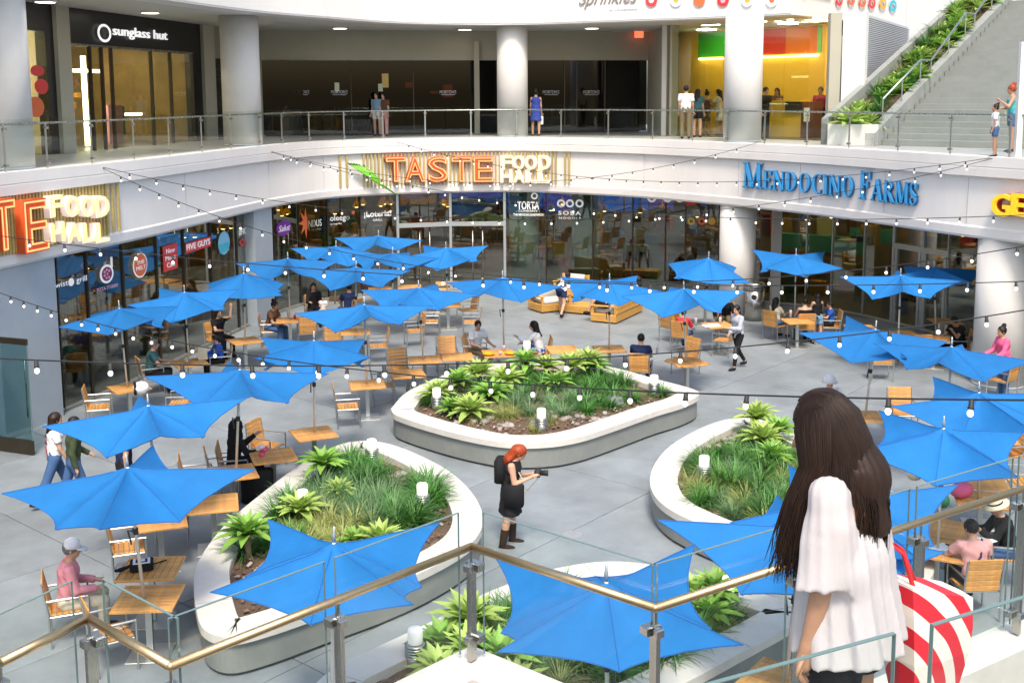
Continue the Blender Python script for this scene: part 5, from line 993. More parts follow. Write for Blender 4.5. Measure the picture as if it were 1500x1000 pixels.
def person(label,loc,rz,h=1.7,pose='stand',lean=2,head=(0,0),arms=((5,6,15,0),(5,6,15,0)),legs=None,top=('tee','c_white'),bottom=('pants','c_denim'),hair=('short','black'),skin='skin',shoes='c_black',vox=.017,fem=False,hat=None,hz=None,twist=0,group=None,leansd=0,bare=False,extras=None):
    """heading +Y local; arms = (pitch forward, abduct, elbow bend, forearm inward) left,right; legs=(hip pitch, knee, spread) left,right"""
    S_=h/1.68; t=thing('person',label,'person',loc,R_(rz),group)
    if legs is None: legs=((88,88,6),(88,88,6)) if pose=='sit' else ((2,3,3),(-2,3,3))
    hz=hz if hz is not None else (.53 if pose=='sit' else .90*S_)
    v=lambda *a: np.array(a,float)
    P_=v(0,0,hz); TR=rzm(twist)@rx(-lean)@ry(leansd); up=TR@v(0,0,1); fw=TR@v(0,1,0); rt=TR@v(1,0,0)
    sw=(.155 if fem else .178)*S_; hw=(.095 if fem else .09)*S_; ch=P_+up*.30*S_; nk=P_+up*.52*S_
    HR=TR@rx(lean*.7)@rzm(head[0])@rx(-head[1]); hup=HR@v(0,0,1); hc=nk+hup*.125*S_+HR@v(0,.025,0)*S_
    J={}
    for i,sd in((0,-1),(1,1)):
        pt,ab,el,inn=arms[i]; sh=P_+up*.45*S_+rt*sd*sw; dr=TR@rx(pt)@ry(-sd*ab)@v(0,0,-1); eb=sh+dr*.285*S_
        d2=TR@rzm(sd*inn)@rx(pt+el)@ry(-sd*ab*.6)@v(0,0,-1); wr=eb+d2*.245*S_; hd=wr+d2*.085*S_; J[sd]=(sh,eb,wr,hd,d2)
        hp,kn,sp=legs[i]; hj=P_+v(sd*hw,0,-.02); d3=rx(hp)@ry(-sd*sp)@v(0,0,-1); kj=hj+d3*.43*S_; d4=rx(hp-kn)@v(0,0,-1); ak=kj+d4*.40*S_; J[sd*10]=(hj,kj,ak,d4)
    fr=TR.T
    b=SDF(); b.cone(P_+up*.02,P_+up*.16*S_,.105*S_,.092*S_,fr=fr,sx=1.45 if not fem else 1.42,k=.03); b.cone(P_+up*.16*S_,ch+up*.08*S_,.092*S_,.112*S_,fr=fr,sx=1.42 if not fem else 1.3,k=.03); b.cone(ch+up*.08*S_,P_+up*.45*S_,.105*S_,.075*S_,fr=fr,sx=1.55,k=.03)
    b.cone(nk-up*.06*S_,hc-hup*.04*S_,.055*S_,.05*S_,k=.03); b.ell(hc+hup*.015*S_,v(.074,.092,.108)*S_,HR.T,k=.02); b.ell(hc-hup*.055*S_+HR@v(0,.035,0)*S_,v(.05,.055,.06)*S_,HR.T,k=.03)
    for sd in(-1,1):
        sh,eb,wr,hd,d2=J[sd]; b.cone(sh,eb,.052*S_,.040*S_,k=.03); b.cone(eb,wr,.040*S_,.027*S_,k=.012); b.cone(wr,hd-d2*.015,.027*S_,.03*S_,k=.012)
        hj,kj,ak,d4=J[sd*10]; b.cone(hj,kj,.083*S_,.054*S_,k=.03); b.cone(kj,ak,.053*S_,.036*S_,k=.02); b.cone(kj+d4*.08*S_-v(0,.015,0),kj+d4*.2*S_,.045*S_,.04*S_,k=.03)
    def ext(mb):
        H_=lambda x,y,z: hc+HR@(v(x,y,z)*S_)
        mb.tube([H_(0,.088,.02),H_(0,.112,-.022),H_(0,.085,-.032)],[.008*S_,.014*S_,.008*S_],6)
        for sd in(-1,1): X=Matrix.Translation(H_(sd*.076,.0,0)); mb.ell((0,0,0),(.012*S_,.02*S_,.03*S_),6,X)
        for sd in(-1,1):
            wr,hd,d2=J[sd][2:5]; side=np.cross(d2,v(0,0,1) if abs(d2[2])<.9 else v(0,1,0)); side/=max(np.linalg.norm(side),1e-6); nrm=np.cross(side,d2)
            for k,l in enumerate((.062,.074,.07,.052)):
                q=hd-d2*.015+side*(k-1.5)*.019*S_; mb.tube([q,q+d2*l*.5*S_,q+d2*l*.85*S_-nrm*l*.4*S_],[.0095*S_,.009*S_,.006*S_],5)
            q=wr+d2*.03*S_+side*sd*.025; mb.tube([q,q+(d2*.03+side*sd*.03)*S_,q+(d2*.065+side*sd*.038)*S_],[.011*S_,.01*S_,.007*S_],5)
        mb.cur=1
        for sd in(-1,1): mb.ell(tuple(H_(sd*.032,.085,.025)),(.012*S_,.009*S_,.007*S_),6)
        for sd in(-1,1): mb.tube([H_(sd*.018,.092,.045),H_(sd*.05,.078,.045)],.005*S_,4)
        mb.cur=2; mb.tube([H_(-.022,.088,-.058),H_(0,.096,-.056),H_(.022,.088,-.058)],.006*S_,5); mb.cur=0
    b.mesh(vox,None,'body',(skin,'eye','lips'),t,ext)
    e=.014
    # top garment
    kind,mt=top
    if kind:
        q=SDF(); low=-.06 if kind!='dress' else -.02; q.cone(P_+up*low*S_,P_+up*.16*S_,(.105+e)*S_,(.098+e)*S_,flat=0,fr=fr,sx=1.48,k=.03); q.cone(P_+up*.16*S_,ch+up*.08*S_,(.098+e)*S_,(.116+e)*S_,fr=fr,sx=1.4,k=.03); q.cone(ch+up*.08*S_,P_+up*.44*S_,(.110+e)*S_,(.078+e)*S_,fr=fr,sx=1.5 if kind!='tank' else 1.2,k=.03)
        for sd in(-1,1):
            sh,eb,wr,hd,d2=J[sd]
            if kind in('tee','dress_tee'): q.cone(sh,sh+(eb-sh)*.62,(.058+e)*S_,(.056+e)*S_,flat=2,k=.02)
            elif kind in('long','hoodie'): q.cone(sh,eb,(.054+e)*S_,(.045+e)*S_,k=.02); q.cone(eb,wr,(.045+e)*S_,(.032+e)*S_,flat=2,k=.012)
        if kind=='hoodie': q.ell(nk-fw*.05*S_,v(.12,.07,.07)*S_,fr,k=.04)
        if kind in('dress','tankdress','dress_tee'):
            a0=P_+up*.05; q.cone(a0,a0+v(0,.0,-.42)*S_ if pose!='sit' else a0+v(0,.25,-.1),(.12)*S_,(.165)*S_,flat=2,fr=fr,sx=1.3,k=.03)
        cut=lambda X: .006*np.sin(X[...,0]*38+X[...,2]*17)*np.sin(X[...,2]*23+X[...,1]*31)
        q.plane(-up,-(P_+up*(-.075 if kind not in('dress','tankdress','dress_tee') else -.36)*S_)@up if kind not in('dress','tankdress','dress_tee') or True else 0)
        q.plane(up,(P_+up*(.505 if kind!='tank' else .43)*S_)@up); q.mesh(vox,cut,'shirt' if 'dress' not in kind else 'dress',(mt,),t)
    kind,mt=bottom
    if kind:
        q=SDF(); q.cone(P_-up*.03*S_,P_+up*.07*S_,(.108+e)*S_,(.100+e)*S_,flat=0,fr=fr,sx=1.43,k=.03)
        for sd in(-1,1):
            hj,kj,ak,d4=J[sd*10]
            if kind=='pants': q.cone(hj,kj,(.087+e)*S_,(.060+e)*S_,k=.02); q.cone(kj,ak,(.060+e)*S_,(.048+e)*S_,flat=2,k=.02)
            elif kind=='leggings': q.cone(hj,kj,(.087+.006)*S_,(.055+.006)*S_,k=.02); q.cone(kj,kj+(ak-kj)*.9,(.056+.006)*S_,(.038+.006)*S_,flat=2,k=.02)
            elif kind=='shorts': q.cone(hj,hj+(kj-hj)*(.55 if fem else .85),(.09+e)*S_,(.08+e)*S_,flat=2,k=.02)
        if kind=='skirt':
            if pose=='sit': q.cone(P_+v(0,.05,0),P_+v(0,.36,.02),.11*S_,.12*S_,sx=1.5,fr=np.eye(3),k=.03)
            else: q.cone(P_,P_+v(0,0,-.36)*S_,.115*S_,.13*S_,flat=2,sx=1.4,fr=np.eye(3),k=.03)
        q.mesh(vox,None,{'pants':'trousers','leggings':'leggings','shorts':'shorts','skirt':'skirt'}[kind],(mt,),t)
    for sd in(-1,1):
        hj,kj,ak,d4=J[sd*10]; mb=MB(); fy=np.cross(v(1,0,0),-d4); fy=rx(0)@(v(0,1,0) if abs(d4[2])>.8 else v(0,.8,.5)); c=ak+fy*.055*S_+v(0,0,-.045)*S_
        mb.ell((0,0,0),(.042*S_,.125*S_,.042*S_),10,Matrix.Translation(c)); mb.ell((0,-.06*S_,.03*S_),(.04*S_,.05*S_,.05*S_),8,Matrix.Translation(c)); mb.build('shoe',shoes if shoes else skin,t,True)
        if bare=='boots':
            q=SDF(); q.cone(kj+d4*.14*S_,ak+d4*.02,.062*S_,.05*S_,flat=1); q.mesh(vox*.8,None,'boot_shaft',(shoes,),t)
    style,hcq=hair
    if style!='none':
        hm=HC[hcq]; q=SDF(); H_=lambda x,y,z: hc+HR@(v(x,y,z)*S_); q.ell(H_(0,-.012,.03),v(.088,.102,.106)*S_,HR.T)
        if style in('long','pony'):
            if style=='long':
                q.cone(H_(0,-.045,.02),H_(0,-.075,-.16),.085*S_,.075*S_,fr=HR.T,sx=1.15,k=.03); q.cone(H_(0,-.075,-.14),nk-up*.16*S_-fw*.115*S_,.07*S_,.035*S_,fr=HR.T,sx=1.6,k=.03)
            else: q.cone(H_(0,-.1,.03),nk-up*.2*S_-fw*.12*S_,.036*S_,.02*S_,k=.02)
        if style=='bun': q.ell(H_(0,-.06,.145),v(.05,.05,.045)*S_,k=.01)
        if style=='hood': q.cone(H_(0,-.03,.0),nk-up*.05,.12*S_,.13*S_,k=.05)
        q.ell(H_(0,.115,-.03),v(.068,.10,.10)*S_,HR.T,neg=True)
        if style=='short': q.ell(H_(0,.02,-.15),v(.2,.13,.12)*S_,HR.T,neg=True)
        dsp=lambda X: .0035*np.sin(X[...,0]*170+np.sin(X[...,2]*40))*1.0
        q.mesh(vox*.8 if vox>.012 else vox,dsp,'hair' if style!='hood' else 'hood',(hm if style!='hood' else 'c_black',),t)
    if hat:
        hk,hm=hat; mb=MB(); X=Matrix.Translation(hc)@Matrix(HR.tolist()).to_4x4()@Matrix.Scale(S_,4)
        if hk=='cap': mb.lathe([(.100,.035),(.102,.07),(.088,.12),(.05,.145),(0,.15)],16,X); mb.prism([(-.075,.06),(-.06,.15),(-.02,.185),(.02,.185),(.06,.15),(.075,.06)],.038,.05,X@Matrix.Rotation(R_(-12),4,'X'))
        elif hk=='brim': mb.lathe([(.10,.02),(.19,.03),(.195,.045),(.105,.06),(.10,.13),(.07,.15),(0,.14)],20,X); mb.cur=1; mb.lathe([(.106,.055),(.104,.085)],20,X,cap=False)
        else: mb.lathe([(.16,-.01),(.115,.05),(.108,.10),(.07,.145),(0,.15)],18,X)
        mb.build('hat',[hm,'c_black'],t,True)
    if extras: extras(t,dict(P=P_,up=up,fw=fw,rt=rt,nk=nk,hc=hc,HR=HR,J=J,S=S_))
    return t
def onground(px,py,z=0): q=G(px,py,z); return (q.x,q.y,z)
def oncH(k): c,rz=CH[k]; return (c.x,c.y,0),rz
T=lambda *a:a
# photographer with red hair
def ph_ex(t,d):
    J,S_=d['J'],d['S']; m=(J[-1][3]+J[1][3])/2+d['fw']*.06; mb=MB(); mb.rbox((0,0,.03),(.15,.09,.11),.01,Matrix.Translation(m)); mb.lathe([(.04,0),(.045,.10),(.05,.12),(.0,.12)],14,Matrix.Translation(m+np.array([0,.04,.03]))@Matrix.Rotation(-math.pi/2,4,'X')); o=mb.build('camera','rubber',None,True,loc=t.location,rz=t.rotation_euler.z,label='black camera with lens held by the red haired photographer',cat='camera')
    mb=MB(); c=d['P']+d['up']*.3-d['fw']*.24; mb.rbox((0,.06,0),(.27,.15,.40),.06,Matrix.Translation(c)); mb.build('backpack','c_black',None,True,loc=t.location,rz=t.rotation_euler.z,label='black backpack worn by the red haired photographer',cat='backpack')
    t.scale=(1.1,1.12,1); mb=MB(); n=[d['nk']+d['rt']*.07,d['nk']+d['fw']*.16-d['up']*.25+d['rt']*.12,d['P']+d['up']*.05+d['fw']*.22+d['rt']*.1,d['P']+d['up']*.02+d['fw']*.24,m]; mb.tube(n,.007,5); mb.build('camera_strap','c_cream',t)
    mb=MB(); mb.rbox((0,0,0),(.13,.30,.36),.06,Matrix.Translation(d['P']+d['rt']*.21+d['fw']*.1)); mb.tube([d['P']+d['rt']*.26+d['up']*.2,d['nk']+d['rt']*.15],.012,5); mb.build('shoulder_bag','c_black',None,True,loc=t.location,rz=t.rotation_euler.z,label='large black cloth bag at the right hip of the red haired photographer',cat='bag')
person('red haired photographer in black tank dress and boots looking down at her camera',onground(747,797),-98,1.66,lean=6,head=(0,28),arms=((14,6,98,22),(16,6,104,20)),legs=((3,4,4),(-3,6,5)),top=('tankdress','c_black'),bottom=(None,None),hair=('long','red'),shoes='c_bootbrown',bare='boots',fem=True,vox=.013,extras=ph_ex)
person('walking woman in loose grey top and dark leggings',onground(1080,540),118,1.68,lean=4,head=(20,5),arms=((25,12,75,30),(-8,8,60,20)),legs=((18,8,2),(-14,22,2)),top=('long','c_grey'),bottom=('leggings','c_black'),hair=('pony','black'),fem=True,vox=.014)
def seat(k,label,**kw): l,rz=oncH(k); kw.setdefault('pose','sit'); rz=kw.pop('rz',rz); lift=kw.pop('dy',-.03); a=R_(rz); return person(label,(l[0]-math.sin(a)*lift,l[1]+math.cos(a)*lift,0),rz,**kw)
ARM=((38,10,60,20),(38,10,60,20)); LAP=((20,8,70,25),(20,8,70,25))
seat('man','seated man in white printed tee facing the camera at the orange tray table',rz=-140,lean=12,head=(-25,5),arms=((40,14,50,20),(35,16,60,20)),bottom=('pants','c_khaki'),vox=.015)
seat('wom','seated woman in white blouse with long black hair, hand at her chin',rz=75,lean=16,top=('long','c_white'),bottom=('skirt','c_blue'),hair=('long','black'),arms=((60,8,75,10),(45,8,50,20)),fem=True,vox=.015)
seat('navy','seated man in navy tee seen from behind at the right of the centre planter',top=('tee','c_navy'),bottom=('pants','c_navy'),lean=6,arms=ARM,head=(0,10),vox=.015)
seat('cap','seated man in white cap and pink shirt at the near left',top=('long','c_pink'),bottom=('pants','c_cream'),lean=6,arms=LAP,hair=('short','grey'),hat=('cap','c_white'),vox=.013,h=1.74,head=(-10,4))
def sal_ex(t,d): mb=MB(); mb.tube([d['nk']+d['rt']*.10-d['fw']*.03,d['P']+d['up']*.32-d['fw']*.155+d['rt']*.02,d['P']+d['up']*.03-d['fw']*.12-d['rt']*.19],.014,5); mb.build('bag_strap','c_navy',t)
seat('sal','seated man in salmon shirt with a dark strap across his back at the clipboard table',top=('tee','c_salmon'),bottom=('pants','c_black'),lean=10,head=(15,12),arms=((48,20,40,10),(30,14,60,20)),vox=.013,extras=sal_ex)
seat('hat','seated man in straw hat and black shirt resting his head on his hand',rz=80,top=('long','c_black'),bottom=('pants','c_denim'),lean=16,head=(15,15),hat=('brim','c_cream'),arms=((50,15,95,10),(45,12,60,10)),hair=('short','grey'),vox=.014)
person('walking person at the left in a white top with dark red shoulder bag',onground(84,740),-62,1.66,lean=4,arms=((-12,6,12,0),(14,6,20,0)),legs=((22,10,2),(-22,14,2)),top=('tee','c_white'),bottom=('pants','c_denim'),hair=('long','brown'),fem=True,vox=.014,extras=lambda t,d:(lambda mb:(mb.tube([d['nk']+d['rt']*.1,d['P']+d['up']*.25-d['fw']*.15,d['P']-d['rt']*.2+d['up']*.05],.012,5),mb.rbox((0,0,0),(.07,.22,.2),.03,Matrix.Translation(d['P']-d['rt']*.23+d['up']*.02)),mb.build('shoulder_bag','c_maroon',t)))(MB()))
person('walking person at the left in an olive green top',onground(112,748),-62,1.66,lean=3,arms=((14,8,45,10),(-10,8,25,0)),legs=((-18,12,2),(20,8,2)),top=('long','c_olive'),bottom=('pants','c_denim'),hair=('short','black'),vox=.014)
person('walking person in navy with head hidden by the blue umbrella at the left',onground(186,760),-50,1.78,lean=2,arms=((10,8,15,0),(-12,8,15,0)),legs=((16,6,2),(-18,12,2)),top=('tee','c_navy'),bottom=('pants','c_black'),vox=.015)
seat('blk','seated person in a black hooded coat holding up a hand at the flower table',rz=-62,top=('hoodie','c_black'),bottom=('pants','c_black'),hair=('hood','black'),lean=6,arms=((50,8,80,10),(35,8,60,15)),skin='skin_tan',vox=.015)
seat('yel','seated child in yellow seen from behind',h=1.30,hz=.52,top=('tee','c_yellow'),bottom=('pants','c_denim'),arms=ARM,lean=8); seat('red','seated child in red seen from behind',h=1.42,hz=.53,top=('long','c_red'),bottom=('pants','c_denim'),arms=ARM,lean=8)
seat('bk','seated person in black leaning over the papers',lean=28,head=(0,20),top=('long','c_black'),bottom=('pants','c_khaki'),arms=((45,20,55,20),(45,20,55,20)),skin='skin_tan')
seat('f1','seated girl with long dark hair at the left of the family table',h=1.55,top=('tee','c_cream'),bottom=('shorts','c_denim'),hair=('long','black'),arms=ARM,fem=True); seat('f2','seated woman with red brown hair and bare shoulders seen from behind',top=('tank','c_black'),bottom=('pants','c_black'),hair=('bun','brown'),arms=ARM,fem=True); seat('f3','seated boy in blue at the right of the family table',h=1.35,hz=.52,top=('tee','c_blue'),bottom=('shorts','c_black'),arms=ARM)
person('standing girl in black top and denim shorts by the family table',onground(1196,503),10,1.45,top=('tank','c_black'),bottom=('shorts','c_ldenim'),hair=('long','black'),fem=True,arms=((25,10,50,10),(25,10,50,10)))
seat('z','seated person in black with head propped on a hand, right',rz=115,lean=18,head=(0,20),top=('tee','c_black'),bottom=('pants','c_black'),hair=('short','black'),arms=((65,8,90,15),(50,15,60,20)),skin='skin_tan')
seat('pk','standing woman in pink top and jeans with dark hair bun by the bins',pose='stand',rz=100,lean=8,top=('long','c_hotpink'),bottom=('pants','c_denim'),hair=('bun','black'),arms=((30,10,40,10),(25,10,50,10)),fem=True,skin='skin_tan')
person('person in white bucket hat and dark glasses behind the long haired woman',(*G(1213,597,.62).xy,0),185,1.68,pose='sit',top=('tee','c_white'),bottom=('shorts','c_khaki'),hat=('bucket','c_white'),arms=ARM,vox=.015)
o=dup(ch,label='teak armchair of the person in the white bucket hat'); o.location=(*G(1213,597,.62).xy,0); o.rotation_euler=(0,0,R_(185))
seat('teal','seated man in teal shirt with grey hair by the left glass',rz=-75,top=('tee','c_dteal'),bottom=('pants','c_black'),hair=('short','grey'),arms=ARM,lean=10); seat('kid','seated child in blue behind the paper bag',h=1.4,hz=.52,rz=115,top=('long','c_blue'),bottom=('pants','c_black'),arms=ARM,lean=12)
seat('w','seated woman in brown top with arms on the long table',rz=-110,top=('tee','c_brown'),bottom=('pants','c_denim'),arms=ARM,lean=18,fem=True,hair=('bun','black'),skin='skin_tan'); seat('dd','seated woman in black holding the baby',rz=-165,top=('long','c_black'),bottom=('pants','c_black'),hair=('long','black'),fem=True,arms=ARM); seat('ee','seated heavy person in dark blue at the table behind the umbrellas',rz=30,top=('tee','c_navy'),bottom=('pants','c_navy'),arms=ARM,h=1.8)
person('baby in white sitting on the table edge in front of the woman in black',(*G(474,460,.6).xy,.35),180,.80,pose='sit',hz=.42,top=('tee','c_white'),bottom=('pants','c_cream'),arms=LAP,lean=4)
person('seated person in black raising an arm by the left glass',(*G(320,497,.45).xy,0),-130,1.7,pose='sit',top=('tee','c_black'),bottom=('pants','c_black'),hair=('long','black'),arms=((110,10,70,10),ARM[1]),fem=True)
o=dup(ch,label='teak armchair of the person in black by the left glass'); o.location=(*G(320,497,.45).xy,0); o.rotation_euler=(0,0,R_(-130))
# sofa people
q=G(822,464,0); person('woman in white shirt and navy shorts leaning over the lounge chair',(q.x,q.y,0),-30,1.66,lean=62,head=(0,-20),arms=((70,6,20,0),(85,6,10,0)),legs=((30,14,6),(-8,26,6)),top=('long','c_white'),bottom=('shorts','c_navy'),hair=('short','black'),fem=True,shoes='c_black')
q=G(889,452,.4); person('person in white shirt sitting on the long sofa with knees up',(q.x,q.y,0),75,1.66,pose='sit',lean=-8,legs=((108,85,4),(100,70,6)),top=('tee','c_white'),bottom=('shorts','c_black'),hair=('short','black'),hz=.56,arms=LAP)
q=G(915,446,.4); person('dark haired person lying back on the long sofa, head over the backrest',(q.x+.25,q.y+.3,0),75,1.66,pose='sit',lean=-22,legs=((85,60,4),(85,60,6)),top=('tee','c_grey'),bottom=('pants','c_denim'),hair=('long','black'),hz=.54,arms=LAP,fem=True)
# upper walkway people
def upper(px,py,rz,label,**k): return person(label,onground(px,py,ZF),rz,**k)
upper(785,199,-5,'woman in blue patterned dress holding a white bag on the walkway',h=1.68,top=('dress','c_dress'),bottom=(None,None),hair=('bun','black'),fem=True,shoes='c_brown',extras=lambda t,d:(lambda mb:(mb.rbox((0,0,0),(.12,.25,.3),.02,Matrix.Translation(d['J'][1][3]+np.array([0,0,-.2]))),mb.tube([d['J'][1][3],d['J'][1][3]+np.array([0,0,-.07])],.01,5),mb.build('white_bag','c_white',None,loc=t.location,rz=t.rotation_euler.z,label='white carrier bag in the hand of the woman in the blue dress',cat='bag')))(MB()))
upper(1004,203,-15,'man in white shirt and dark trousers with his back to us on the walkway',h=1.78,top=('tee','c_white'),bottom=('pants','c_khaki')); upper(1021,201,-30,'woman in teal grey top beside the man in the white shirt',h=1.66,top=('tee','c_dteal'),bottom=('shorts','c_black'),hair=('long','black'),fem=True)
upper(1034,199,-40,'woman in striped skirt holding a phone before the yellow shop',h=1.6,top=('tank','c_brown'),bottom=('skirt','c_olive'),hair=('bun','black'),fem=True,arms=((40,8,80,10),LAP[1]),skin='skin_tan'); upper(1053,199,60,'long haired woman in white skirt next to the round walkway column',h=1.66,top=('tee','c_cream'),bottom=('skirt','c_white'),hair=('long','black'),fem=True,arms=((40,8,70,10),LAP[1]))
upper(1119,203,-150,'person in black just right of the round walkway column',h=1.7,top=('tee','c_black'),bottom=('pants','c_black')); upper(553,199,160,'woman in pale blue top and white shorts before the dark restaurant glass',h=1.62,top=('tee','c_ldenim'),bottom=('shorts','c_white'),hair=('long','black'),fem=True); upper(563,199,160,'person in dark clothes close behind the woman in white shorts',h=1.6,top=('tee','c_brown'),bottom=('pants','c_salmon'),hair=('long','black'))
upper(1456,229,70,'small girl in white tee and denim shorts at the foot of the stairs',h=1.22,top=('tee','c_white'),bottom=('shorts','c_denim'),hair=('bun','brown'),fem=True,skin='skin_tan',head=(10,-8)); upper(1480,222,75,'woman in turquoise top with magenta headscarf and denim shorts by the stairs',h=1.68,top=('tank','c_teal'),bottom=('shorts','c_denim'),hair=('bun','red'),fem=True,skin='skin_tan',arms=((30,25,100,20),LAP[1]))
q=hit([p+n*2.6 for p,n in zip(SPR,normals(SPR))],1139,120)[0]; person('shop worker in maroon behind the cupcake counter',(q.x,q.y,ZF),150,1.68,top=('tee','c_brown'),bottom=('pants','c_black'),hair=('long','brown'),fem=True,arms=((70,10,30,10),ARM[1]),skin='skin_tan'); q=hit([p+n*2.6 for p,n in zip(SPR,normals(SPR))],1203,120)[0]; person('shop worker at the right end of the cupcake counter',(q.x,q.y,ZF),150,1.7,top=('tee','c_maroon'),bottom=('pants','c_black'),skin='skin_tan')
q=hit(IN(1.2),1372,420)[0]; person('customer in white shirt just inside the sandwich shop door',(q.x,q.y,0),-20,1.72,top=('tee','c_white'),bottom=('shorts','c_grey')); q=hit(IN(1.4),1394,420)[0]; person('customer in grey at the sandwich counter',(q.x,q.y,0),-30,1.68,top=('tee','c_grey'),bottom=('pants','c_denim'),hair=('long','brown'))
q=hit(IN(1.0),790,420)[0]; person('person in red and green behind the glass right of the doors',(q.x,q.y,0),160,1.7,top=('tee','c_red'),bottom=('pants','c_olive'))
for k,(px,tp,l) in enumerate(((95,'c_olive','left of'),(155,'c_brown','near'),(345,'c_red','right of'))):
    q=hit(IN(1.3),px,480)[0]; person('diner in %s seen dimly through the left glass'%{'c_olive':'olive','c_brown':'brown','c_red':'red'}[tp],(q.x,q.y,0),-60,1.68,pose='sit',hz=.55,top=('tee',tp),bottom=('pants','c_black'),arms=ARM); q2=MB(); q2.rbox((0,0,.22),(.42,.42,.44),.02); q2.build('stool','int_wood',None,loc=(q.x,q.y,0),label='wooden stool of the diner in %s behind the left glass'%{'c_olive':'olive','c_brown':'brown','c_red':'red'}[tp],cat='stool')
# ---------------------------------------------------------------- foreground terrace, railings, woman
RZ=4.34; RP=[G(x,y,RZ).xy for x,y in((-90,1015),(0,970),(130,905),(250,975),(690,800),(960,890),(1500,715),(1660,662))]
tr=thing('stair_railing','zigzag steel handrail with clear glass panels in the foreground','railing')
for k,(a,c) in enumerate(zip(RP[:-1],RP[1:])):
    b=MB(); b.tube([(a.x,a.y,RZ),(c.x,c.y,RZ)],.0235,12); b.ell((c.x,c.y,RZ),(.0235,.0235,.0235),10); b.build('handrail','brass_rail',tr,True)
    n=max(1,round((c-a).length/1.25)); zb=3.62 if k<5 else 3.3; d=(c-a).normalized(); nn=Vector((-d.y,d.x)); 
    if nn.y<0: nn=-nn
    for i in range(n):
        p=a+(c-a)*i/n; e=a+(c-a)*(i+1)/n
        if k==4: i_=0
        b=MB(); b.seg(p+d*.035+nn*.07,e-d*.035+nn*.07,zb+.03,RZ+.20,.012); gp=b.build('glass_panel','glass_rail',tr)
        b=MB(); b.seg(p+d*.034+nn*.07,p+d*.0365+nn*.07,zb+.03,RZ+.2,.0125); b.seg(e-d*.0365+nn*.07,e-d*.034+nn*.07,zb+.03,RZ+.2,.0125); b.seg(p+d*.035+nn*.07,e-d*.035+nn*.07,RZ+.198,RZ+.202,.0125); b.build('panel_edge','glass_edge',gp)
        b=MB(); X=Matrix.Translation((p.x,p.y,0))@rotz(math.atan2(d.y,d.x)); b.rbox((0,0,(zb+RZ-.1)/2),(.028,.055,RZ-.1-zb),.006,X); b.tube([(p.x,p.y,RZ-.12),(p.x,p.y,RZ)],.008,6); ps=b.build('post','steel',tr)
        for zz in(RZ-.13,zb+.14):
            b=MB(); b.rbox((0,.035,zz),(.10,.06,.055),.008,X); b.rbox((0,-.03,zz),(.05,.03,.05),.006,X); b.build('clamp','steel',ps)
    b=MB()
for nm,ks,zt in(('terrace_kerb',range(0,5),3.62),('terrace_kerb',range(5,7),3.3)):
    for k in ks:
        a,c=RP[k],RP[k+1]; d=(c-a).normalized()*.10; b=MB(); b.seg(a-d,c+d,zt-.55-.002*k,zt-.002*k,.30); b.build(nm,'coping',label='white concrete kerb under handrail bay %s'%['at the far left edge','first from the left','second from the left','left of the tall post','between the tall post and the corner','behind the long haired woman','beyond the right picture edge'][k],cat='kerb')
ld=MB(); ld.prism([(-.6,1.2),(3.2,2.4),(3.0,4.5),(1.5,4.55),(.2,4.2),(-.9,3.2)],4.17,4.37); ld.build('stair_landing','walkway',kind='structure')
for k in range(6): ld=MB(); ld.box((0,.55-k*.32,4.45+.17*(k+.5)-.1),(3.4,.36,.17)); ld.build('landing_step','walkway',kind='structure')
ld=MB(); ld.box((0,-4,5.4),(16,5.6,.2)); ld.build('viewing_floor','walkway',kind='structure')
sup=MB(); sup.lathe([(.25,0),(.25,4.2)],20); sup.build('landing_pillar','column_paint',kind='structure',loc=(1.2,3.0,0)); sup=MB(); sup.lathe([(.3,0),(.3,5.3)],20)
sm_=sup.mesh('viewing_pillar','column_paint')
for x in(-6,0,6): put('viewing_pillar',sm_,None,(x,-4,0),kind='structure')
nr=thing('glass_balustrade','nearest glass balustrade panels between the camera and the long haired woman','balustrade'); NZ=5.56
g1a,g1b=G(1310,927,NZ).xy,G(1160,968,NZ).xy; g1b=g1a+(g1b-g1a)*2.2; g2a,g2b=G(1365,915,NZ).xy,G(1480,880,NZ).xy; g2b=g2a+(g2b-g2a)*2.6
for a,c in((g1a,g1b),(g2a,g2b)):
    b=MB(); b.seg(a,c,4.47,NZ,.012); gp=b.build('glass_panel','glass_rail',nr); d=(c-a).normalized(); b=MB(); b.seg(a,c,NZ-.001,NZ+.002,.0125); b.seg(a-d*.001,a+d*.0015,4.47,NZ,.0125); b.build('panel_edge','glass_edge',gp)
b=MB(); b.seg(g1b,g2b,4.45,4.55,.05); b.build('base_channel','frame_steel',nr)
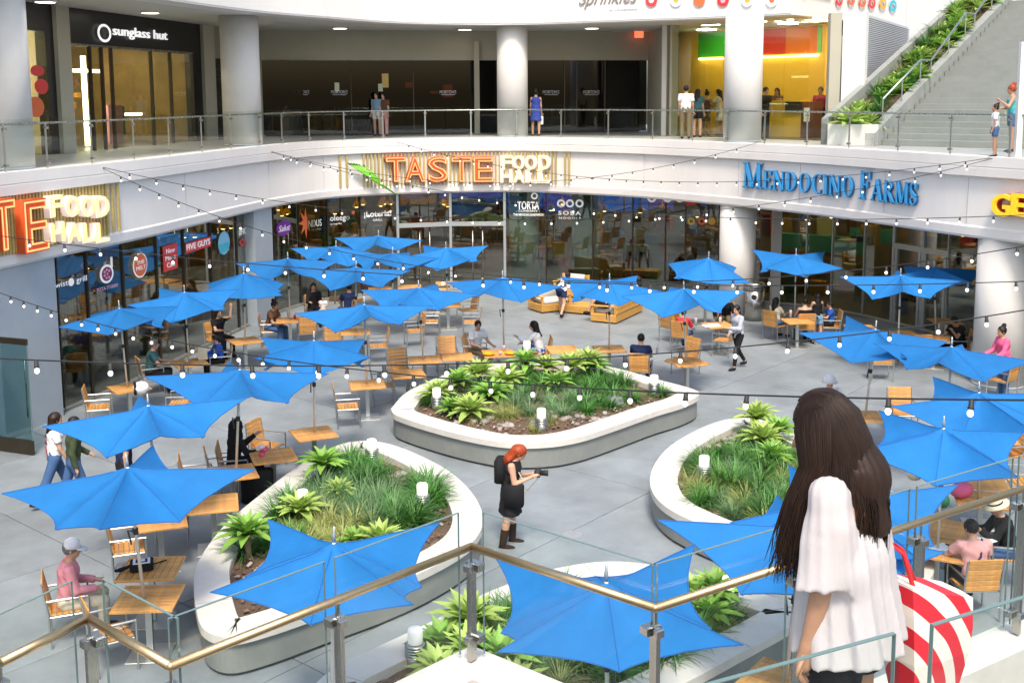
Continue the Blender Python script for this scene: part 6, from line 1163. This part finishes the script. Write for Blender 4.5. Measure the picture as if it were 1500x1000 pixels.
# the woman with long hair
WX,WY,WF=1.15,3.66,4.37
def wom_ex(t,d): WD_.update(d)
WD_={}
wt=person('woman with long dark hair in a loose white blouse seen from behind in front',(WX,WY,WF),58,1.63,lean=4,head=(14,18),arms=((4,8,10,5),(-8,4,10,5)),legs=((4,4,3),(-2,3,3)),top=(None,None),bottom=('shorts','c_black'),hair=('none','black'),skin='skin_tan',fem=True,vox=.009,extras=wom_ex,shoes='c_brown')
d=WD_; P_,up_,fw_,rt_,nk_,hc_,HR_,J_,S_=[d[k] for k in('P','up','fw','rt','nk','hc','HR','J','S')]
q=SDF(); fr=np.stack([rt_,fw_,up_]); q.cone(P_-up_*.14,P_+up_*.2,.180,.138,fr=fr,sx=1.3,k=.04); q.cone(P_+up_*.2,P_+up_*.42*S_,.132,.078,fr=fr,sx=1.5,k=.05)
for sd in(-1,1): sh,eb,wr,hd,d2=J_[sd]; q.cone(sh+up_*.004,sh+(eb-sh)*.5,.066,.072,k=.05); q.cone(sh+(eb-sh)*.4,eb+(wr-eb)*.10,.072,.088,flat=2,k=.03)
q.plane(up_,(P_+up_*.535*S_)@up_); q.plane(-up_,-(P_-up_*.13)@up_)
def fold(X):
    L=X-P_; a=np.arctan2(L@fw_,L@rt_); z=L@up_; lo=np.clip((.46-z)/.5,0,1)
    return lo*(.012*np.sin(a*8+.8*np.sin(z*5))+.006*np.sin(a*19+1.5*np.sin(z*6)))+.0025*np.sin(a*37+z*6)+.003*np.sin(z*34+a*5)*(1-lo)
q.mesh(.0085,fold,'blouse',('sheer_white',),wt)
q=SDF(); H_=lambda x,y,z: hc_+HR_@np.array([x,y,z])
q.ell(H_(0,-.014,.026),(.090,.108,.118),HR_.T); q.cone(H_(0,-.05,.0),H_(0,-.085,-.18),.077,.080,fr=HR_.T,sx=1.12,k=.04); q.cone(H_(0,-.08,-.16),nk_-up_*.20-fw_*.115,.070,.04,fr=fr,sx=1.5,k=.04); q.cone(H_(-.075,.03,-.02),H_(-.10,.055,-.22),.026,.022,k=.03); q.cone(H_(.075,.03,-.02),H_(.10,.05,-.2),.026,.022,k=.03); q.ell(H_(0,.12,-.03),(.062,.10,.105),HR_.T,neg=True)
q.mesh(.008,lambda X:.003*np.sin(np.arctan2(X[...,1]-hc_[1],X[...,0]-hc_[0])*42),'hair',('hair_brown',),wt)
hb=MB(); hr=random.Random(3)
for i in range(5200):
    a=R_(hr.uniform(-222,42)); ca,sa=math.cos(a),math.sin(a)          # angle round the head, face side left open
    front=max(0,sa); o_=hr.uniform(-.012,.012); ry_=hr.uniform(-.08,.05); root=H_(.010*hr.uniform(-1,1),ry_,.028+.121*math.sqrt(max(0,1-((ry_+.014)/.112)**2))); L=hr.uniform(.42,.56)-front*.05
    r1=.092+hr.uniform(0,.008)
    p0=H_(ca*.036,sa*.03+ry_*.6-.006,.030+.120*math.sqrt(max(0,1-(ca*.036/.092)**2-((sa*.03+ry_*.6+.008)/.112)**2))); p1=H_(ca*.070,sa*.086-.014,.104+o_*.2); p2=H_(ca*r1,sa*r1*1.15-.02,.045); p3=H_(ca*r1*1.05,sa*r1*1.15-.03,-.06); dn=np.array([0,0,-1.])
    out=HR_@np.array([ca,sa*.9-.25,0]); out[2]=0; clump=hr.gauss(0,.007)+.006*math.sin(a*13)
    p4=p3+dn*.12+out*(.010+clump*.3)-fw_*.015; p5=p4+dn*(L-.30)*.6+out*(.010+clump)-fw_*.005; p6=p4+dn*(L-.26)+out*(.0+clump*1.5+hr.uniform(-.012,.012))
    hb.tube([root,p0,p1,p2,p3,p4,p5,p6],[.0018,.0022,.0024,.0026,.0026,.0024,.0018,.0005],3,cap=False)
for i in range(700):
    a=R_(hr.uniform(128,196)); ca,sa=math.cos(a),math.sin(a); r1=.096+hr.uniform(0,.012)
    p2=H_(ca*r1,sa*r1*1.12-.01,.045); p3=H_(ca*r1*1.08,sa*r1+.02,-.07); o_=np.array([hr.gauss(0,.006),hr.gauss(0,.006),0]); L=hr.uniform(.28,.40)
    p4=p3+fw_*.035-rt_*.012+o_-np.array([0,0,L*.4]); p5=p4+fw_*.02+o_-np.array([0,0,L*.35]); p6=p5+o_*1.3-np.array([0,0,L*.3])+np.array([hr.gauss(0,.012),hr.gauss(0,.012),0])
    hb.tube([H_(hr.uniform(-.01,.01),hr.uniform(-.03,.03),.140),H_(ca*.04,sa*.05-.01,.132),H_(ca*.072,sa*.084-.012,.104),p2,p3,p4,p5,p6],[.0018,.002,.0024,.0026,.0025,.0022,.0016,.0005],3,cap=False)
for i in range(60):
    a=R_(hr.uniform(150,220)); ca,sa=math.cos(a),math.sin(a); p3=H_(ca*.11,sa*.1,-.08); z=p3.copy(); pts=[p3]
    for k in range(6): z=z+np.array([math.cos(k*1.1+i)*.012-.006,math.sin(k*.9+i)*.01,-.055]); pts.append(z)
    hb.tube(pts,[.002]*5+[.0015,.0005],3,cap=False)
o=hb.build('hair_strands','hair_brown',wt,True); o['kind']='stuff'
# striped tote bag on her right
m=bpy.data.materials.new('stripe'); m.use_nodes=True; n=m.node_tree.nodes; l=m.node_tree.links; b_=n['Principled BSDF']; b_.inputs['Roughness'].default_value=.6
tc=n.new('ShaderNodeTexCoord'); wv=n.new('ShaderNodeTexWave'); wv.wave_type='RINGS'; wv.rings_direction='SPHERICAL'; wv.inputs['Scale'].default_value=2.6; wv.inputs['Distortion'].default_value=1.2; mp=n.new('ShaderNodeMapping'); mp.inputs['Location'].default_value=(.55,.1,.45); cr=n.new('ShaderNodeValToRGB'); cr.color_ramp.interpolation='CONSTANT'; cr.color_ramp.elements[0].color=(.60,.015,.03,1); cr.color_ramp.elements[1].position=.5; cr.color_ramp.elements[1].color=(.74,.68,.60,1)
l.new(tc.outputs['Object'],mp.inputs[0]); l.new(mp.outputs[0],wv.inputs[0]); l.new(wv.outputs[0],cr.inputs[0]); l.new(cr.outputs[0],b_.inputs['Base Color']); M['stripe']=m
tg=thing('tote_bag','red and white striped tote bag hanging beside the long haired woman','bag',tuple(AT(1356,915,3.82)),R_(24))
b=MB(); V=[];Fs=[]
for k,(z,s,bl) in enumerate(((.17,1.0,0),(.05,.98,.012),(-.1,.9,.02),(-.25,.74,.01),(-.36,.62,0))):
    for x,y in((-.17,-.09),(0,-.105),(.17,-.09),(.19,0),(.17,.09),(0,.1),(-.17,.09),(-.19,0)): V.append((x*s,y*(s+.0)+bl*(1 if y>0 else -1),z-.05*(x/.17 if z>0 else 0)))
for k in range(4):
    for i in range(8): Fs.append((k*8+(i+1)%8,k*8+i,(k+1)*8+i,(k+1)*8+(i+1)%8))
Fs.append(tuple(range(7,-1,-1))[::-1]); Fs.append(tuple(32+i for i in range(7,-1,-1))); b.add(V,Fs); b.build('bag_body','stripe',tg,False); tg.scale=(.84,.84,.9)
b=MB(); b.tube([(-.12,-.05,.18),(-.16,-.02,.33),(-.2,0,.37),(-.13,.02,.33),(-.02,.05,.16)],.010,6); b.build('strap','stripe_red',tg,True)
